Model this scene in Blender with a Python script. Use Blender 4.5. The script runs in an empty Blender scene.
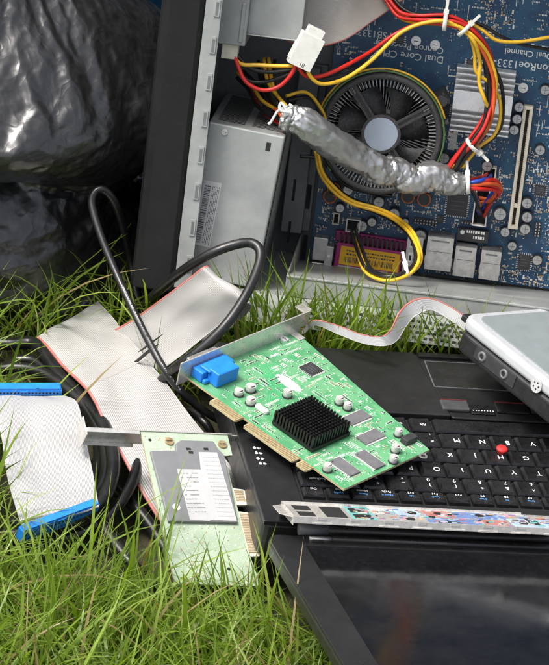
import bpy, math, random
import numpy as np
from mathutils import Vector, Matrix, noise
random.seed(7); rng = np.random.default_rng(11)
K = 0.01                      # everything below is written in centimetres
scene = bpy.context.scene
COL = scene.collection
R = math.radians
V = Vector

# ------------------------------------------------------------------ camera
E0, ROLL, D0, FPX = R(33.0), R(8.0), 265.0, 3720.0
fwd = V((0, math.cos(E0), -math.sin(E0)))
r0 = V((1, 0, 0)); u0 = V((0, math.sin(E0), math.cos(E0)))
CX = r0*math.cos(ROLL) + u0*math.sin(ROLL)
CY = u0*math.cos(ROLL) - r0*math.sin(ROLL)
CZ = -fwd
CP = -fwd*D0
cam_d = bpy.data.cameras.new('camera'); cam = bpy.data.objects.new('camera', cam_d); COL.objects.link(cam)
cam.matrix_world = Matrix(((CX.x, CY.x, CZ.x, CP.x*K), (CX.y, CY.y, CZ.y, CP.y*K), (CX.z, CY.z, CZ.z, CP.z*K), (0, 0, 0, 1)))
cam_d.sensor_fit = 'VERTICAL'; cam_d.sensor_height = 36; cam_d.lens = 36*FPX/665
cam_d.clip_start = 0.05; cam_d.clip_end = 500
scene.camera = cam

def c2w(v): return CX*v[0] + CY*v[1] + CZ*v[2]
def ray(px, py): return c2w(((px-274.5)/FPX, -(py-332.5)/FPX, -1)).normalized()
def onplane(px, py, p0, n):
    d = ray(px, py); t = (V(p0)-CP).dot(n)/d.dot(n); return CP + d*t
def gz(px, py, z=0): return onplane(px, py, V((0, 0, z)), V((0, 0, 1)))
def frame(o, x, y, z): return Matrix(((x.x, y.x, z.x, o.x), (x.y, y.y, z.y, o.y), (x.z, y.z, z.z, o.z), (0, 0, 0, 1)))
def topx(p):
    d = V(p)-CP; return (274.5+FPX*d.dot(CX)/-d.dot(CZ), 332.5-FPX*d.dot(CY)/-d.dot(CZ))

# ------------------------------------------------------------------ materials
def nodes_of(m):
    m.use_nodes = True; nt = m.node_tree; return nt, nt.nodes['Principled BSDF']
def N(nt, t, **kw):
    n = nt.nodes.new(t)
    for k, v in kw.items():
        if k in n.inputs: n.inputs[k].default_value = v
        else: setattr(n, k, v)
    return n
def coords(nt, scale=1.0, uv=False, stretch=(1, 1, 1)):
    tc = nt.nodes.new('ShaderNodeTexCoord'); mp = nt.nodes.new('ShaderNodeMapping')
    s = (1 if uv else 100)*scale
    mp.inputs['Scale'].default_value = (s*stretch[0], s*stretch[1], s*stretch[2])
    nt.links.new(tc.outputs['UV' if uv else 'Object'], mp.inputs['Vector']); return mp.outputs['Vector']
def ramp(nt, fac, stops, interp='LINEAR'):
    r = nt.nodes.new('ShaderNodeValToRGB'); r.color_ramp.interpolation = interp
    el = r.color_ramp.elements
    while len(el) < len(stops): el.new(0.5)
    for e, (p, c) in zip(el, stops): e.position = p; e.color = (*c, 1) if len(c) == 3 else c
    nt.links.new(fac, r.inputs['Fac']); return r.outputs['Color']
def mix(nt, fac, a, b, mode='MIX'):
    n = nt.nodes.new('ShaderNodeMix'); n.data_type = 'RGBA'; n.blend_type = mode
    for k, v in ((0, fac), (6, a), (7, b)):
        if hasattr(v, 'links'): nt.links.new(v, n.inputs[k])
        else: n.inputs[k].default_value = v if k == 0 else (*v, 1)
    return n.outputs[2]
def bump(nt, b, h, strength, dist):
    n = nt.nodes.new('ShaderNodeBump'); n.inputs['Strength'].default_value = strength; n.inputs['Distance'].default_value = dist*K
    nt.links.new(h, n.inputs['Height']); nt.links.new(n.outputs['Normal'], b.inputs['Normal']); return n
def mat(name, col, rough=.5, metal=0., var=.15, scale=1.2, bmp=0., bscale=20., dust=0., dustcol=(.35, .31, .25), coat=0., spec=None, rvar=.12):
    m = bpy.data.materials.new(name); nt, b = nodes_of(m)
    b.inputs['Metallic'].default_value = metal; b.inputs['Coat Weight'].default_value = coat
    if spec is not None: b.inputs['Specular IOR Level'].default_value = spec
    v = coords(nt, scale); n1 = N(nt, 'ShaderNodeTexNoise', Scale=1., Detail=6., Roughness=.62); nt.links.new(v, n1.inputs['Vector'])
    lo = tuple(c*(1-var) for c in col); hi = tuple(min(1, c*(1+var)) for c in col)
    c = ramp(nt, n1.outputs['Fac'], [(.3, lo), (.7, hi)])
    if dust:
        v2 = coords(nt, scale*7); n2 = N(nt, 'ShaderNodeTexNoise', Scale=1., Detail=8., Roughness=.75); nt.links.new(v2, n2.inputs['Vector'])
        f = ramp(nt, n2.outputs['Fac'], [(.52, (0, 0, 0)), (.75, (dust,)*3)])
        c = mix(nt, f, c, dustcol)
    nt.links.new(c, b.inputs['Base Color'])
    rr = ramp(nt, n1.outputs['Fac'], [(.25, (max(0, rough-rvar),)*3), (.75, (min(1, rough+rvar),)*3)])
    nt.links.new(rr, b.inputs['Roughness'])
    if bmp:
        v3 = coords(nt, bscale); n3 = N(nt, 'ShaderNodeTexNoise', Scale=1., Detail=3.); nt.links.new(v3, n3.inputs['Vector'])
        bump(nt, b, n3.outputs['Fac'], bmp, .02)
    return m

M = {}
M['steel'] = mat('steel', (.285, .30, .292), .42, .25, .2, .35, dust=.7, bmp=.08, bscale=6)
M['steel_dark'] = mat('steel_dark', (.13, .135, .14), .55, .2, .25, .5, dust=.5, dustcol=(.2, .17, .14))
M['chrome'] = mat('chrome', (.66, .64, .60), .3, .6, .12, 2, bmp=.1, rvar=.1)
M['tin'] = mat('tin', (.5, .49, .47), .38, .8, .2, 2.5, dust=.25)
M['alu'] = mat('alu', (.72, .72, .71), .3, .5, .15, 1)
M['cover'] = mat('cover', (.007, .007, .0075), .6, 0, .2, .6, bmp=.25, bscale=30, dust=.02, spec=.25)
M['hole'] = mat('hole', (.008, .008, .008), .8, 0)
M['black_plastic'] = mat('black_plastic', (.013, .013, .014), .38, 0, .25, 1, bmp=.12, bscale=40, dust=.1)
M['fan_plastic'] = mat('fan_plastic', (.04, .04, .041), .55, 0, .3, 1, dust=.8, dustcol=(.2, .19, .17))
M['dull_fin'] = mat('dull_fin', (.27, .27, .26), .5, .3, .3, 2, dust=.6, dustcol=(.12, .11, .1))
M['palm'] = mat('palm', (.013, .013, .014), .33, 0, .12, .25, bmp=.2, bscale=60, dust=.06, dustcol=(.2, .18, .15))
M['key'] = mat('key', (.009, .009, .010), .32, 0, .3, 1, bmp=.1, bscale=60, dust=.1, dustcol=(.3, .28, .25))
M['white_ink'] = mat('white_ink', (.8, .8, .8), .5)
M['blue_ink'] = mat('blue_ink', (.10, .32, .62), .5)
M['red_rubber'] = mat('red_rubber', (.55, .02, .02), .6)
M['glass_lcd'] = mat('glass_lcd', (.006, .006, .007), .12, 0, .3, .3, dust=.04, dustcol=(.25, .22, .2), rvar=.07)
M['white_plastic'] = mat('white_plastic', (.72, .71, .66), .45, 0, .08)
M['cream'] = mat('cream', (.62, .58, .47), .5, 0, .12)
M['blue_plastic'] = mat('blue_plastic', (.015, .20, .66), .35, 0, .15)
M['blue_bin'] = mat('blue_bin', (.006, .045, .10), .4, 0, .2)
M['rubber'] = mat('rubber', (.009, .009, .0095), .33, 0, .3, .8, bmp=.15, bscale=15, dust=.12, dustcol=(.14, .13, .12))
M['rubber_grey'] = mat('rubber_grey', (.05, .05, .052), .45)
M['wire_red'] = mat('wire_red', (.55, .018, .012), .38)
M['wire_yellow'] = mat('wire_yellow', (.78, .46, .03), .38)
M['wire_black'] = mat('wire_black', (.012, .012, .012), .35)
M['wire_orange'] = mat('wire_orange', (.62, .10, .02), .38)
M['wire_blue'] = mat('wire_blue', (.02, .06, .4), .4)
M['wire_green'] = mat('wire_green', (.08, .16, .04), .4)
M['gold'] = mat('gold', (.42, .31, .17), .42, .6, .25, 3)
M['chip'] = mat('chip', (.03, .03, .032), .5, 0, .2, 2, bmp=.1)
M['chip_grey'] = mat('chip_grey', (.13, .13, .135), .45, 0, .15, 2)
M['can'] = mat('can', (.75, .75, .73), .4, .35, .1)
M['cap_top'] = mat('cap_top', (.40, .40, .39), .35, .6)
M['can_light'] = mat('can_light', (.60, .58, .56), .4, .35, .1)
M['cap_sleeve'] = mat('cap_sleeve', (.02, .02, .022), .35)
M['copper'] = mat('copper', (.6, .16, .03), .35, .5)
M['sticker'] = mat('sticker', (.44, .44, .44), .55, 0, .05)
M['sticker_blue'] = mat('sticker_blue', (.36, .42, .50), .4, 0, .05)
M['ink'] = mat('ink', (.05, .05, .05), .6)
M['pink'] = mat('pink', (.30, .012, .13), .42, 0, .15)
M['yellow_label'] = mat('yellow_label', (.75, .42, .01), .5, 0, .08)
M['module_grey'] = mat('module_grey', (.17, .175, .18), .5, 0, .1, 1, bmp=.15, bscale=40)
M['black_fins'] = mat('black_fins', (.006, .006, .006), .42, .2)
M['silver_plastic'] = mat('silver_plastic', (.52, .53, .55), .32, .25, .05, 1)
M['grey_lid'] = mat('grey_lid', (.20, .225, .23), .5, 0, .06, 1, bmp=.1, bscale=40)
M['smd_tan'] = mat('smd_tan', (.35, .25, .14), .5)
M['sil_white'] = mat('sil_white', (.7, .72, .68), .6)
M['navy_ink'] = mat('navy_ink', (.03, .09, .2), .45)

def pcb_mat(name, base, trace, rough=.32, s=1.0, speck=None):
    m = bpy.data.materials.new(name); nt, b = nodes_of(m)
    v = coords(nt, 2.6*s)
    bk = N(nt, 'ShaderNodeTexBrick', Scale=1.); bk.offset = .37; bk.squash = .6; bk.squash_frequency = 3
    bk.inputs['Color1'].default_value = (1, 1, 1, 1); bk.inputs['Color2'].default_value = (.2, .2, .2, 1); bk.inputs['Mortar'].default_value = (0, 0, 0, 1)
    bk.inputs['Mortar Size'].default_value = .035; bk.inputs['Brick Width'].default_value = .9; bk.inputs['Row Height'].default_value = .16
    nt.links.new(v, bk.inputs['Vector'])
    n = N(nt, 'ShaderNodeTexNoise', Scale=.9, Detail=5.); nt.links.new(coords(nt, .8*s), n.inputs['Vector'])
    msk = ramp(nt, n.outputs['Fac'], [(.44, (0, 0, 0)), (.52, (1, 1, 1))])
    inv = ramp(nt, bk.outputs['Fac'], [(.3, (0, 0, 0)), (.6, (1, 1, 1))])
    f = mix(nt, 1.0, msk, inv, 'MULTIPLY')
    c = mix(nt, f, base, trace)
    # vias / pads: small dots
    vo = N(nt, 'ShaderNodeTexVoronoi', Scale=1.); nt.links.new(coords(nt, 4.2*s), vo.inputs['Vector'])
    d = ramp(nt, vo.outputs['Distance'], [(.13, (1, 1, 1)), (.17, (0, 0, 0))])
    n2 = N(nt, 'ShaderNodeTexNoise', Scale=1.7, Detail=2.); nt.links.new(coords(nt, s), n2.inputs['Vector'])
    m2 = ramp(nt, n2.outputs['Fac'], [(.45, (0, 0, 0)), (.5, (.8, .8, .8))])
    d2 = mix(nt, 1.0, d, m2, 'MULTIPLY')
    c = mix(nt, d2, c, speck or (.5, .52, .45))
    nt.links.new(c, b.inputs['Base Color']); b.inputs['Roughness'].default_value = rough
    bump(nt, b, inv, .3, .01)
    return m
M['pcb_green'] = pcb_mat('pcb_green', (.075, .27, .12), (.17, .40, .21))
M['pcb_pale'] = pcb_mat('pcb_pale', (.34, .43, .31), (.45, .53, .41), .35, 1.2, (.6, .62, .56))
M['pcb_blue'] = pcb_mat('pcb_blue', (.006, .048, .118), (.016, .10, .18), .35, .8, (.2, .27, .3))
M['pcb_edge'] = mat('pcb_edge', (.42, .36, .2), .6)

def ribbon_mat(name, n, colr=(.58, .57, .54), dark=.62):
    m = bpy.data.materials.new(name); nt, b = nodes_of(m)
    w = N(nt, 'ShaderNodeTexWave', Scale=1.); w.wave_type = 'BANDS'; w.bands_direction = 'X'; w.wave_profile = 'SIN'
    nt.links.new(coords(nt, 1, True, (n*.314, .0001, 1)), w.inputs['Vector'])
    c = ramp(nt, w.outputs['Fac'], [(.05, tuple(x*dark for x in colr)), (.45, colr)])
    n1 = N(nt, 'ShaderNodeTexNoise', Scale=1., Detail=4.); nt.links.new(coords(nt, .35), n1.inputs['Vector'])
    c = mix(nt, 1.0, c, ramp(nt, n1.outputs['Fac'], [(.3, (.86, .86, .87)), (.7, (1, 1, 1))]), 'MULTIPLY')
    nt.links.new(c, b.inputs['Base Color']); b.inputs['Roughness'].default_value = .42
    bump(nt, b, w.outputs['Fac'], .6, .03)
    return m
M['ribbon40'] = ribbon_mat('ribbon40', 44, (.46, .45, .43), .72)
M['ribbon10'] = ribbon_mat('ribbon10', 12, (.66, .66, .65))
M['ribbon_plain'] = ribbon_mat('ribbon_plain', 60, (.39, .39, .385), .93)
M['ribbon_cream'] = ribbon_mat('ribbon_cream', 50, (.46, .43, .39), .9)
M['red_edge'] = mat('red_edge', (.42, .14, .12), .45)

def foil_mat():
    m = bpy.data.materials.new('duct_tape'); nt, b = nodes_of(m)
    b.inputs['Metallic'].default_value = .85; b.inputs['Roughness'].default_value = .36
    n1 = N(nt, 'ShaderNodeTexNoise', Scale=1., Detail=6.); nt.links.new(coords(nt, .9), n1.inputs['Vector'])
    nt.links.new(ramp(nt, n1.outputs['Fac'], [(.3, (.40, .40, .40)), (.7, (.62, .62, .61))]), b.inputs['Base Color'])
    n2 = N(nt, 'ShaderNodeTexNoise', Scale=1., Detail=8., Roughness=.6, Distortion=.3); n2.noise_type = 'RIDGED_MULTIFRACTAL'; nt.links.new(coords(nt, 1.6, False, (1, 1.7, 1)), n2.inputs['Vector'])
    bump(nt, b, n2.outputs['Fac'], .22, .1); return m
M['duct_tape'] = foil_mat()

def bag_mat():
    m = bpy.data.materials.new('bin_liner'); nt, b = nodes_of(m)
    b.inputs['Base Color'].default_value = (.013, .013, .0135, 1); b.inputs['IOR'].default_value = 1.6
    b.inputs['Coat Weight'].default_value = .5; b.inputs['Coat Roughness'].default_value = .1
    n1 = N(nt, 'ShaderNodeTexNoise', Scale=1., Detail=5., Roughness=.55, Distortion=.5); n1.noise_type = 'RIDGED_MULTIFRACTAL'; nt.links.new(coords(nt, .16, False, (1, 1, .6)), n1.inputs['Vector'])
    wn = N(nt, 'ShaderNodeTexNoise', Scale=1., Detail=3.); nt.links.new(coords(nt, .25), wn.inputs['Vector'])
    va = nt.nodes.new('ShaderNodeVectorMath'); va.operation = 'MULTIPLY_ADD'; nt.links.new(wn.outputs['Color'], va.inputs[0]); va.inputs[1].default_value = (1.6, 1.6, 1.6); nt.links.new(coords(nt, .30, False, (1, 1, .55)), va.inputs[2])
    v1 = N(nt, 'ShaderNodeTexVoronoi', Scale=1.); nt.links.new(va.outputs[0], v1.inputs['Vector'])
    v2 = N(nt, 'ShaderNodeTexVoronoi', Scale=3.1); nt.links.new(va.outputs[0], v2.inputs['Vector'])
    m1 = nt.nodes.new('ShaderNodeMath'); m1.operation = 'MULTIPLY_ADD'; nt.links.new(v2.outputs['Distance'], m1.inputs[0]); m1.inputs[1].default_value = .3; nt.links.new(v1.outputs['Distance'], m1.inputs[2])
    m2 = nt.nodes.new('ShaderNodeMath'); m2.operation = 'MULTIPLY_ADD'; nt.links.new(n1.outputs['Fac'], m2.inputs[0]); m2.inputs[1].default_value = .25; nt.links.new(m1.outputs[0], m2.inputs[2])
    bump(nt, b, m2.outputs[0], .3, 1.1)
    n3 = N(nt, 'ShaderNodeTexNoise', Scale=1., Detail=5.); nt.links.new(coords(nt, 2.5), n3.inputs['Vector'])
    nt.links.new(ramp(nt, n3.outputs['Fac'], [(.3, (.26,)*3), (.7, (.44,)*3)]), b.inputs['Roughness'])
    return m
M['bin_liner'] = bag_mat()

# ------------------------------------------------------------------ mesh builder
class MB:
    def __init__(s): s.v = []; s.f = []; s.m = []; s.sm = []; s.uv = {}
    def add(s, vs, fs, mi=0, smooth=False, T=None):
        o = len(s.v)
        s.v += [tuple(T @ V(p)) if T is not None else tuple(p) for p in vs]
        for i, f in enumerate(fs):
            s.f.append(tuple(o+k for k in f)); s.m.append(mi[i] if isinstance(mi, (list, tuple)) else mi); s.sm.append(smooth)
        return s
    def box(s, c, d, mi=0, T=None):
        x, y, z = c; a, b, h = d[0]/2, d[1]/2, d[2]/2
        vs = [(x+i*a, y+j*b, z+k*h) for k in (-1, 1) for j in (-1, 1) for i in (-1, 1)]
        return s.add(vs, [(0, 2, 3, 1), (4, 5, 7, 6), (0, 1, 5, 4), (2, 6, 7, 3), (0, 4, 6, 2), (1, 3, 7, 5)], mi, False, T)
    def bb(s, x0, x1, y0, y1, z0, z1, mi=0, T=None):
        return s.box(((x0+x1)/2, (y0+y1)/2, (z0+z1)/2), (x1-x0, y1-y0, z1-z0), mi, T)
    def prism(s, poly, z0, z1, mi=0, T=None, side=None, smooth=False):
        n = len(poly)
        ar = sum(poly[i][0]*poly[(i+1) % n][1]-poly[(i+1) % n][0]*poly[i][1] for i in range(n))
        if ar < 0: poly = poly[::-1]
        vs = [(p[0], p[1], z0) for p in poly] + [(p[0], p[1], z1) for p in poly]
        fs = [tuple(range(n-1, -1, -1)), tuple(range(n, 2*n))] + [(i, (i+1) % n, n+(i+1) % n, n+i) for i in range(n)]
        side = mi if side is None else side
        s.add(vs, fs, [mi, mi]+[side]*n, smooth, T); return s
    def cyl(s, c, r, h, seg=16, mi=0, T=None, r2=None, top=None, smooth=True):
        r2 = r if r2 is None else r2
        vs = [(c[0]+r*math.cos(t), c[1]+r*math.sin(t), c[2]) for t in [2*math.pi*i/seg for i in range(seg)]]
        vs += [(c[0]+r2*math.cos(t), c[1]+r2*math.sin(t), c[2]+h) for t in [2*math.pi*i/seg for i in range(seg)]]
        o = len(s.v)
        s.add(vs, [(i, (i+1) % seg, seg+(i+1) % seg, seg+i) for i in range(seg)], mi, smooth, T)
        for f in (tuple(range(seg-1, -1, -1)), tuple(range(seg, 2*seg))):
            s.f.append(tuple(o+k for k in f)); s.m.append(mi if top is None else top); s.sm.append(False)
        return s
    def lathe(s, prof, seg=32, mi=0, T=None, smooth=True, a0=0, a1=2*math.pi):
        full = abs(a1-a0-2*math.pi) < 1e-6; n = seg if full else seg+1
        vs = [(r*math.cos(a0+(a1-a0)*i/seg), r*math.sin(a0+(a1-a0)*i/seg), z) for r, z in prof for i in range(n)]
        fs = [(j*n+i, j*n+(i+1) % n, (j+1)*n+(i+1) % n, (j+1)*n+i) for j in range(len(prof)-1) for i in range(seg)]
        return s.add(vs, fs, mi, smooth, T)
    def tube(s, pts, r, seg=8, mi=0, T=None, res=6, flat=1., caps=True, wob=0, jit=0, flats=False):
        P = spline(pts, res); n = len(P)
        rad = [r]*n if not isinstance(r, (list, tuple)) else list(np.interp(np.linspace(0, 1, n), np.linspace(0, 1, len(r)), r))
        t = (P[1]-P[0]).normalized(); up = V((0, 0, 1))
        if abs(t.dot(up)) > .9: up = V((1, 0, 0))
        nn = (up-t*up.dot(t)).normalized(); vs = []
        for i, p in enumerate(P):
            t2 = (P[min(i+1, n-1)]-P[max(i-1, 0)]).normalized()
            nn = (nn-t2*nn.dot(t2)).normalized(); bb = t2.cross(nn)
            for k in range(seg):
                a = 2*math.pi*(k+(.5*(i % 2) if flats else 0))/seg; rr = rad[i]*(1+random.uniform(-jit, jit))
                if wob: rr *= 1+wob*(.55-abs(noise.noise(V((i*.055+math.sin(a)*.8, math.cos(a)*1.5, math.sin(a)*1.5))))*2.6-.8*abs(noise.noise(V((i*.13+5, math.cos(a)*2.6, math.sin(a)*2.6)))))
                vs.append(p+nn*(math.cos(a)*rr*flat)+bb*(math.sin(a)*rr))
        fs = [(i*seg+k, i*seg+(k+1) % seg, (i+1)*seg+(k+1) % seg, (i+1)*seg+k) for i in range(n-1) for k in range(seg)]
        if flats: fs = [t for a_, b_, c_, d_ in fs for t in ((a_, b_, c_), (a_, c_, d_))]
        s.add(vs, fs, mi, not flats, T)
        o = len(s.v)-len(vs)
        if caps:
            s.f.append(tuple(o+k for k in range(seg-1, -1, -1))); s.m.append(mi); s.sm.append(False)
            s.f.append(tuple(o+(n-1)*seg+k for k in range(seg))); s.m.append(mi); s.sm.append(False)
        return s
    def text(s, txt, size, T, mi=0, align='LEFT', th=.004):
        vs, fs = text_mesh(txt, align)
        s.add([(x*size, y*size, th) for x, y in vs], fs, mi, False, T); return s
    def build(s, name, mats, parent=None, Mx=None, bev=0, seg=2, uvs=None, fix=False):
        me = bpy.data.meshes.new(name)
        me.from_pydata([(x*K, y*K, z*K) for x, y, z in s.v], [], s.f)
        if not isinstance(mats, (list, tuple)): mats = [mats]
        for m in mats: me.materials.append(M[m] if isinstance(m, str) else m)
        me.polygons.foreach_set('material_index', s.m); me.polygons.foreach_set('use_smooth', s.sm)
        if uvs is not None:
            ul = me.uv_layers.new(name='UVMap'); li = np.zeros(len(me.loops), dtype=np.int32); me.loops.foreach_get('vertex_index', li)
            ul.data.foreach_set('uv', np.array(uvs, dtype=np.float32)[li].ravel())
        me.update()
        o = bpy.data.objects.new(name, me); COL.objects.link(o)
        if parent is not None: o.parent = parent
        if Mx is not None: o.matrix_basis = km(Mx)
        if bev:
            b = o.modifiers.new('bevel', 'BEVEL'); b.width = bev*K; b.segments = seg; b.limit_method = 'ANGLE'; b.angle_limit = R(40)
        return o
def km(Mx):
    Mx = Mx.copy(); Mx.translation = Mx.translation*K; return Mx
def spline(pts, res=6):
    P = [V(p) for p in pts]
    if len(P) < 3 or res <= 1: return P
    Q = [P[0]*2-P[1]]+P+[P[-1]*2-P[-2]]; out = []
    for i in range(1, len(Q)-2):
        a, b, c, d = Q[i-1:i+3]
        for k in range(res):
            t = k/res
            out.append(.5*((2*b)+(c-a)*t+(2*a-5*b+4*c-d)*t*t+(3*b-3*c+d-a)*t**3))
    out.append(P[-1]); return out
_tc = {}
def text_mesh(txt, align):
    if (txt, align) in _tc: return _tc[(txt, align)]
    cu = bpy.data.curves.new('lettering', 'FONT'); cu.body = txt; cu.size = 1; cu.align_x = align; cu.resolution_u = 3
    o = bpy.data.objects.new('lettering', cu); COL.objects.link(o); bpy.context.view_layer.update()
    me = bpy.data.meshes.new_from_object(o.evaluated_get(bpy.context.evaluated_depsgraph_get()))
    r = ([(v.co.x, v.co.y) for v in me.vertices], [tuple(p.vertices) for p in me.polygons])
    bpy.data.objects.remove(o); bpy.data.curves.remove(cu); bpy.data.meshes.remove(me)
    _tc[(txt, align)] = r; return r
def TR(x=0, y=0, z=0, rz=0): return Matrix.Translation((x, y, z)) @ Matrix.Rotation(rz, 4, 'Z')
def thing(name, label, cat, Mx, group=None):
    o = bpy.data.objects.new(name, None); COL.objects.link(o); o.empty_display_size = .02
    o.matrix_basis = km(Mx); o['label'] = label; o['category'] = cat
    if group: o['group'] = group
    return o
def tag(o, label, cat=None, group=None, kind=None):
    if label: o['label'] = label
    if cat: o['category'] = cat
    if group: o['group'] = group
    if kind: o['kind'] = kind
    return o
def strip(name, L, Rr, mats, parent=None, th=.09, nu=24, res=8, edge=.03, v_scale=1., wob=0., Mx=None):
    """flat cable: L and Rr are lists of the points along its two edges"""
    A = spline(L, res); B = spline(Rr, res); n = len(A); mb = MB(); uv = []
    us = [0, edge]+[edge+(1-edge)*k/nu for k in range(1, nu+1)]; m = len(us); acc = 0
    rows = []
    for i in range(n):
        a, b = A[i], B[i]
        t = ((A[min(i+1, n-1)]+B[min(i+1, n-1)])-(A[max(i-1, 0)]+B[max(i-1, 0)])).normalized()
        nr = t.cross((b-a).normalized()).normalized()
        if i: acc += ((a+b)/2-(A[i-1]+B[i-1])/2).length
        for u in us:
            p = a.lerp(b, u)
            if wob: p = p+nr*(noise.noise(V((u*2.3, acc*.22, 3.1)))*wob)
            rows.append((p+nr*th/2, p-nr*th/2)); uv.append((u, acc*v_scale))
    N0 = len(rows); mb.v = [tuple(r[0]) for r in rows]+[tuple(r[1]) for r in rows]; uv = uv+uv
    for i in range(n-1):
        for k in range(m-1):
            q = (i*m+k, i*m+k+1, (i+1)*m+k+1, (i+1)*m+k); mi = 1 if k == 0 else 0
            mb.f += [q, tuple(N0+x for x in q[::-1])]; mb.m += [mi, mi]; mb.sm += [True, True]
        for k0, mi in ((0, 1), (m-1, 0)):
            q = (i*m+k0, (i+1)*m+k0, N0+(i+1)*m+k0, N0+i*m+k0); mb.f.append(q); mb.m.append(mi); mb.sm.append(False)
    for i0 in (0, n-1):
        for k in range(m-1):
            mb.f.append((i0*m+k, i0*m+k+1, N0+i0*m+k+1, N0+i0*m+k)); mb.m.append(0); mb.sm.append(False)
    return mb.build(name, mats, parent, Mx, uvs=uv)

# footprints used to keep grass blades from growing through things: world polygons, cm
FOOT = []
def foot(pts, pad=0., extra=0., thick=99.):
    P = [V(p) for p in pts]; c = sum(P, V())/len(P)
    P = [c+(p-c)*(1+pad/max(1e-6, (p-c).length)) for p in P]
    A = np.array([[p.x, p.y, 1] for p in P]); z = np.array([p.z+extra for p in P])
    co = np.linalg.lstsq(A, z, rcond=None)[0]; FOOT.append((np.array([[p.x, p.y] for p in P]), co, thick))

# ------------------------------------------------------------------ frames
r_c, c_c = V((.964, -.053, -.262)).normalized(), V((.189, -.563, .805)).normalized()
Rw = c2w(r_c).normalized(); Cw = c2w(c_c); Cw = (Cw-Rw*Cw.dot(Rw)).normalized(); Nw = Cw.cross(Rw)
L0 = gz(264, 521, 5.6)
ML = frame(L0, Rw, -Cw, Nw); MLi = ML.inverted()
def lp(px, py, h=0):
    return MLi @ onplane(px, py, ML @ V((0, 0, h)), Nw)
Nb = V((-.065, -.195, .979)).normalized(); Yb = V((.116, .98, .2)); Yb = (Yb-Nb*Yb.dot(Nb)).normalized()
Nb, Yb = c2w(Nb), c2w(Yb); Xb = Yb.cross(Nb)
CO = gz(290, 276, 7.6)-Nb*18
MC = frame(CO, Xb, Yb, Nb); MCi = MC.inverted()
def cp(px, py, n=0):
    return MCi @ onplane(px, py, CO+Nb*n, Nb)
def img_frame(px, py, z, a, b, za, zb):
    """a plane through pixel (px,py) at height z whose two edges run along image vectors a and b (cm, camera axes)"""
    o = gz(px, py, z); A = c2w((a[0], a[1], za)).normalized(); B = c2w((b[0], b[1], zb)); B = (B-A*B.dot(A)).normalized()
    return frame(o, A, B, A.cross(B))
if __name__ == '__main__' and False: pass
# ================================================================== setting
def ground():
    xs = np.unique(np.concatenate([np.linspace(-6000, -200, 16), np.linspace(-200, 200, 90), np.linspace(200, 6000, 16)]))
    mb = MB(); n = len(xs)
    for y in xs:
        for x in xs:
            z = noise.noise(V((x*.06, y*.06, 0)))*.7-.5-2.6*math.exp(-((x-12)/17)**4-((y-14)/8)**4) if max(abs(x), abs(y)) < 190 else -.5
            mb.v.append((x, y, z))
    mb.f = [(j*n+i, j*n+i+1, (j+1)*n+i+1, (j+1)*n+i) for j in range(n-1) for i in range(n-1)]
    mb.m = [0]*len(mb.f); mb.sm = [True]*len(mb.f)
    m = bpy.data.materials.new('lawn_soil'); nt, b = nodes_of(m); b.inputs['Roughness'].default_value = .95
    n1 = N(nt, 'ShaderNodeTexNoise', Scale=1., Detail=10., Roughness=.7); nt.links.new(coords(nt, .5), n1.inputs['Vector'])
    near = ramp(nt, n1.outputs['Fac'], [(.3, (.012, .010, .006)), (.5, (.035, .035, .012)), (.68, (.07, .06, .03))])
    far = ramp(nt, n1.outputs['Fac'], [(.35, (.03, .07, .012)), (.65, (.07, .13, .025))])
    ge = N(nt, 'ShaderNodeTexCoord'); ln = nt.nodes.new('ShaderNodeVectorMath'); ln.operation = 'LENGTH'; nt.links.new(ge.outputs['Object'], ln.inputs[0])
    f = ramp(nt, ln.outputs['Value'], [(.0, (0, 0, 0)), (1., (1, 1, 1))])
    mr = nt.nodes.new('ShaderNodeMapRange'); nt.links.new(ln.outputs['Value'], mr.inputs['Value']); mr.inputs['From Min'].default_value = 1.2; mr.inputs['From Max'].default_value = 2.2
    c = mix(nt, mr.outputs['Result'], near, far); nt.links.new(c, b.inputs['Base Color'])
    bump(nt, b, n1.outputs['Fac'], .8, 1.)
    M['lawn_soil'] = m
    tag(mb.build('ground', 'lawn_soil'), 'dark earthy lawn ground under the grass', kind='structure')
ground()

def grass_mat():
    m = bpy.data.materials.new('grass_blade'); nt, b = nodes_of(m)
    at = N(nt, 'ShaderNodeAttribute', attribute_name='tint')
    c = ramp(nt, at.outputs['Fac'], [(0, (.075, .135, .015)), (.35, (.155, .245, .028)), (.7, (.255, .36, .05)), (.86, (.35, .43, .10)), (.90, (.27, .21, .09)), (1, (.38, .29, .15))])
    nt.links.new(c, b.inputs['Base Color']); b.inputs['Roughness'].default_value = .38
    tr = N(nt, 'ShaderNodeBsdfTranslucent'); g = mix(nt, 1.0, c, (1.3, 1.35, .55), 'MULTIPLY'); nt.links.new(g, tr.inputs['Color'])
    mx = nt.nodes.new('ShaderNodeMixShader'); mx.inputs[0].default_value = .42
    nt.links.new(b.outputs[0], mx.inputs[1]); nt.links.new(tr.outputs[0], mx.inputs[2])
    nt.links.new(mx.outputs[0], nt.nodes['Material Output'].inputs['Surface']); M['grass_blade'] = m
grass_mat()

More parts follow.
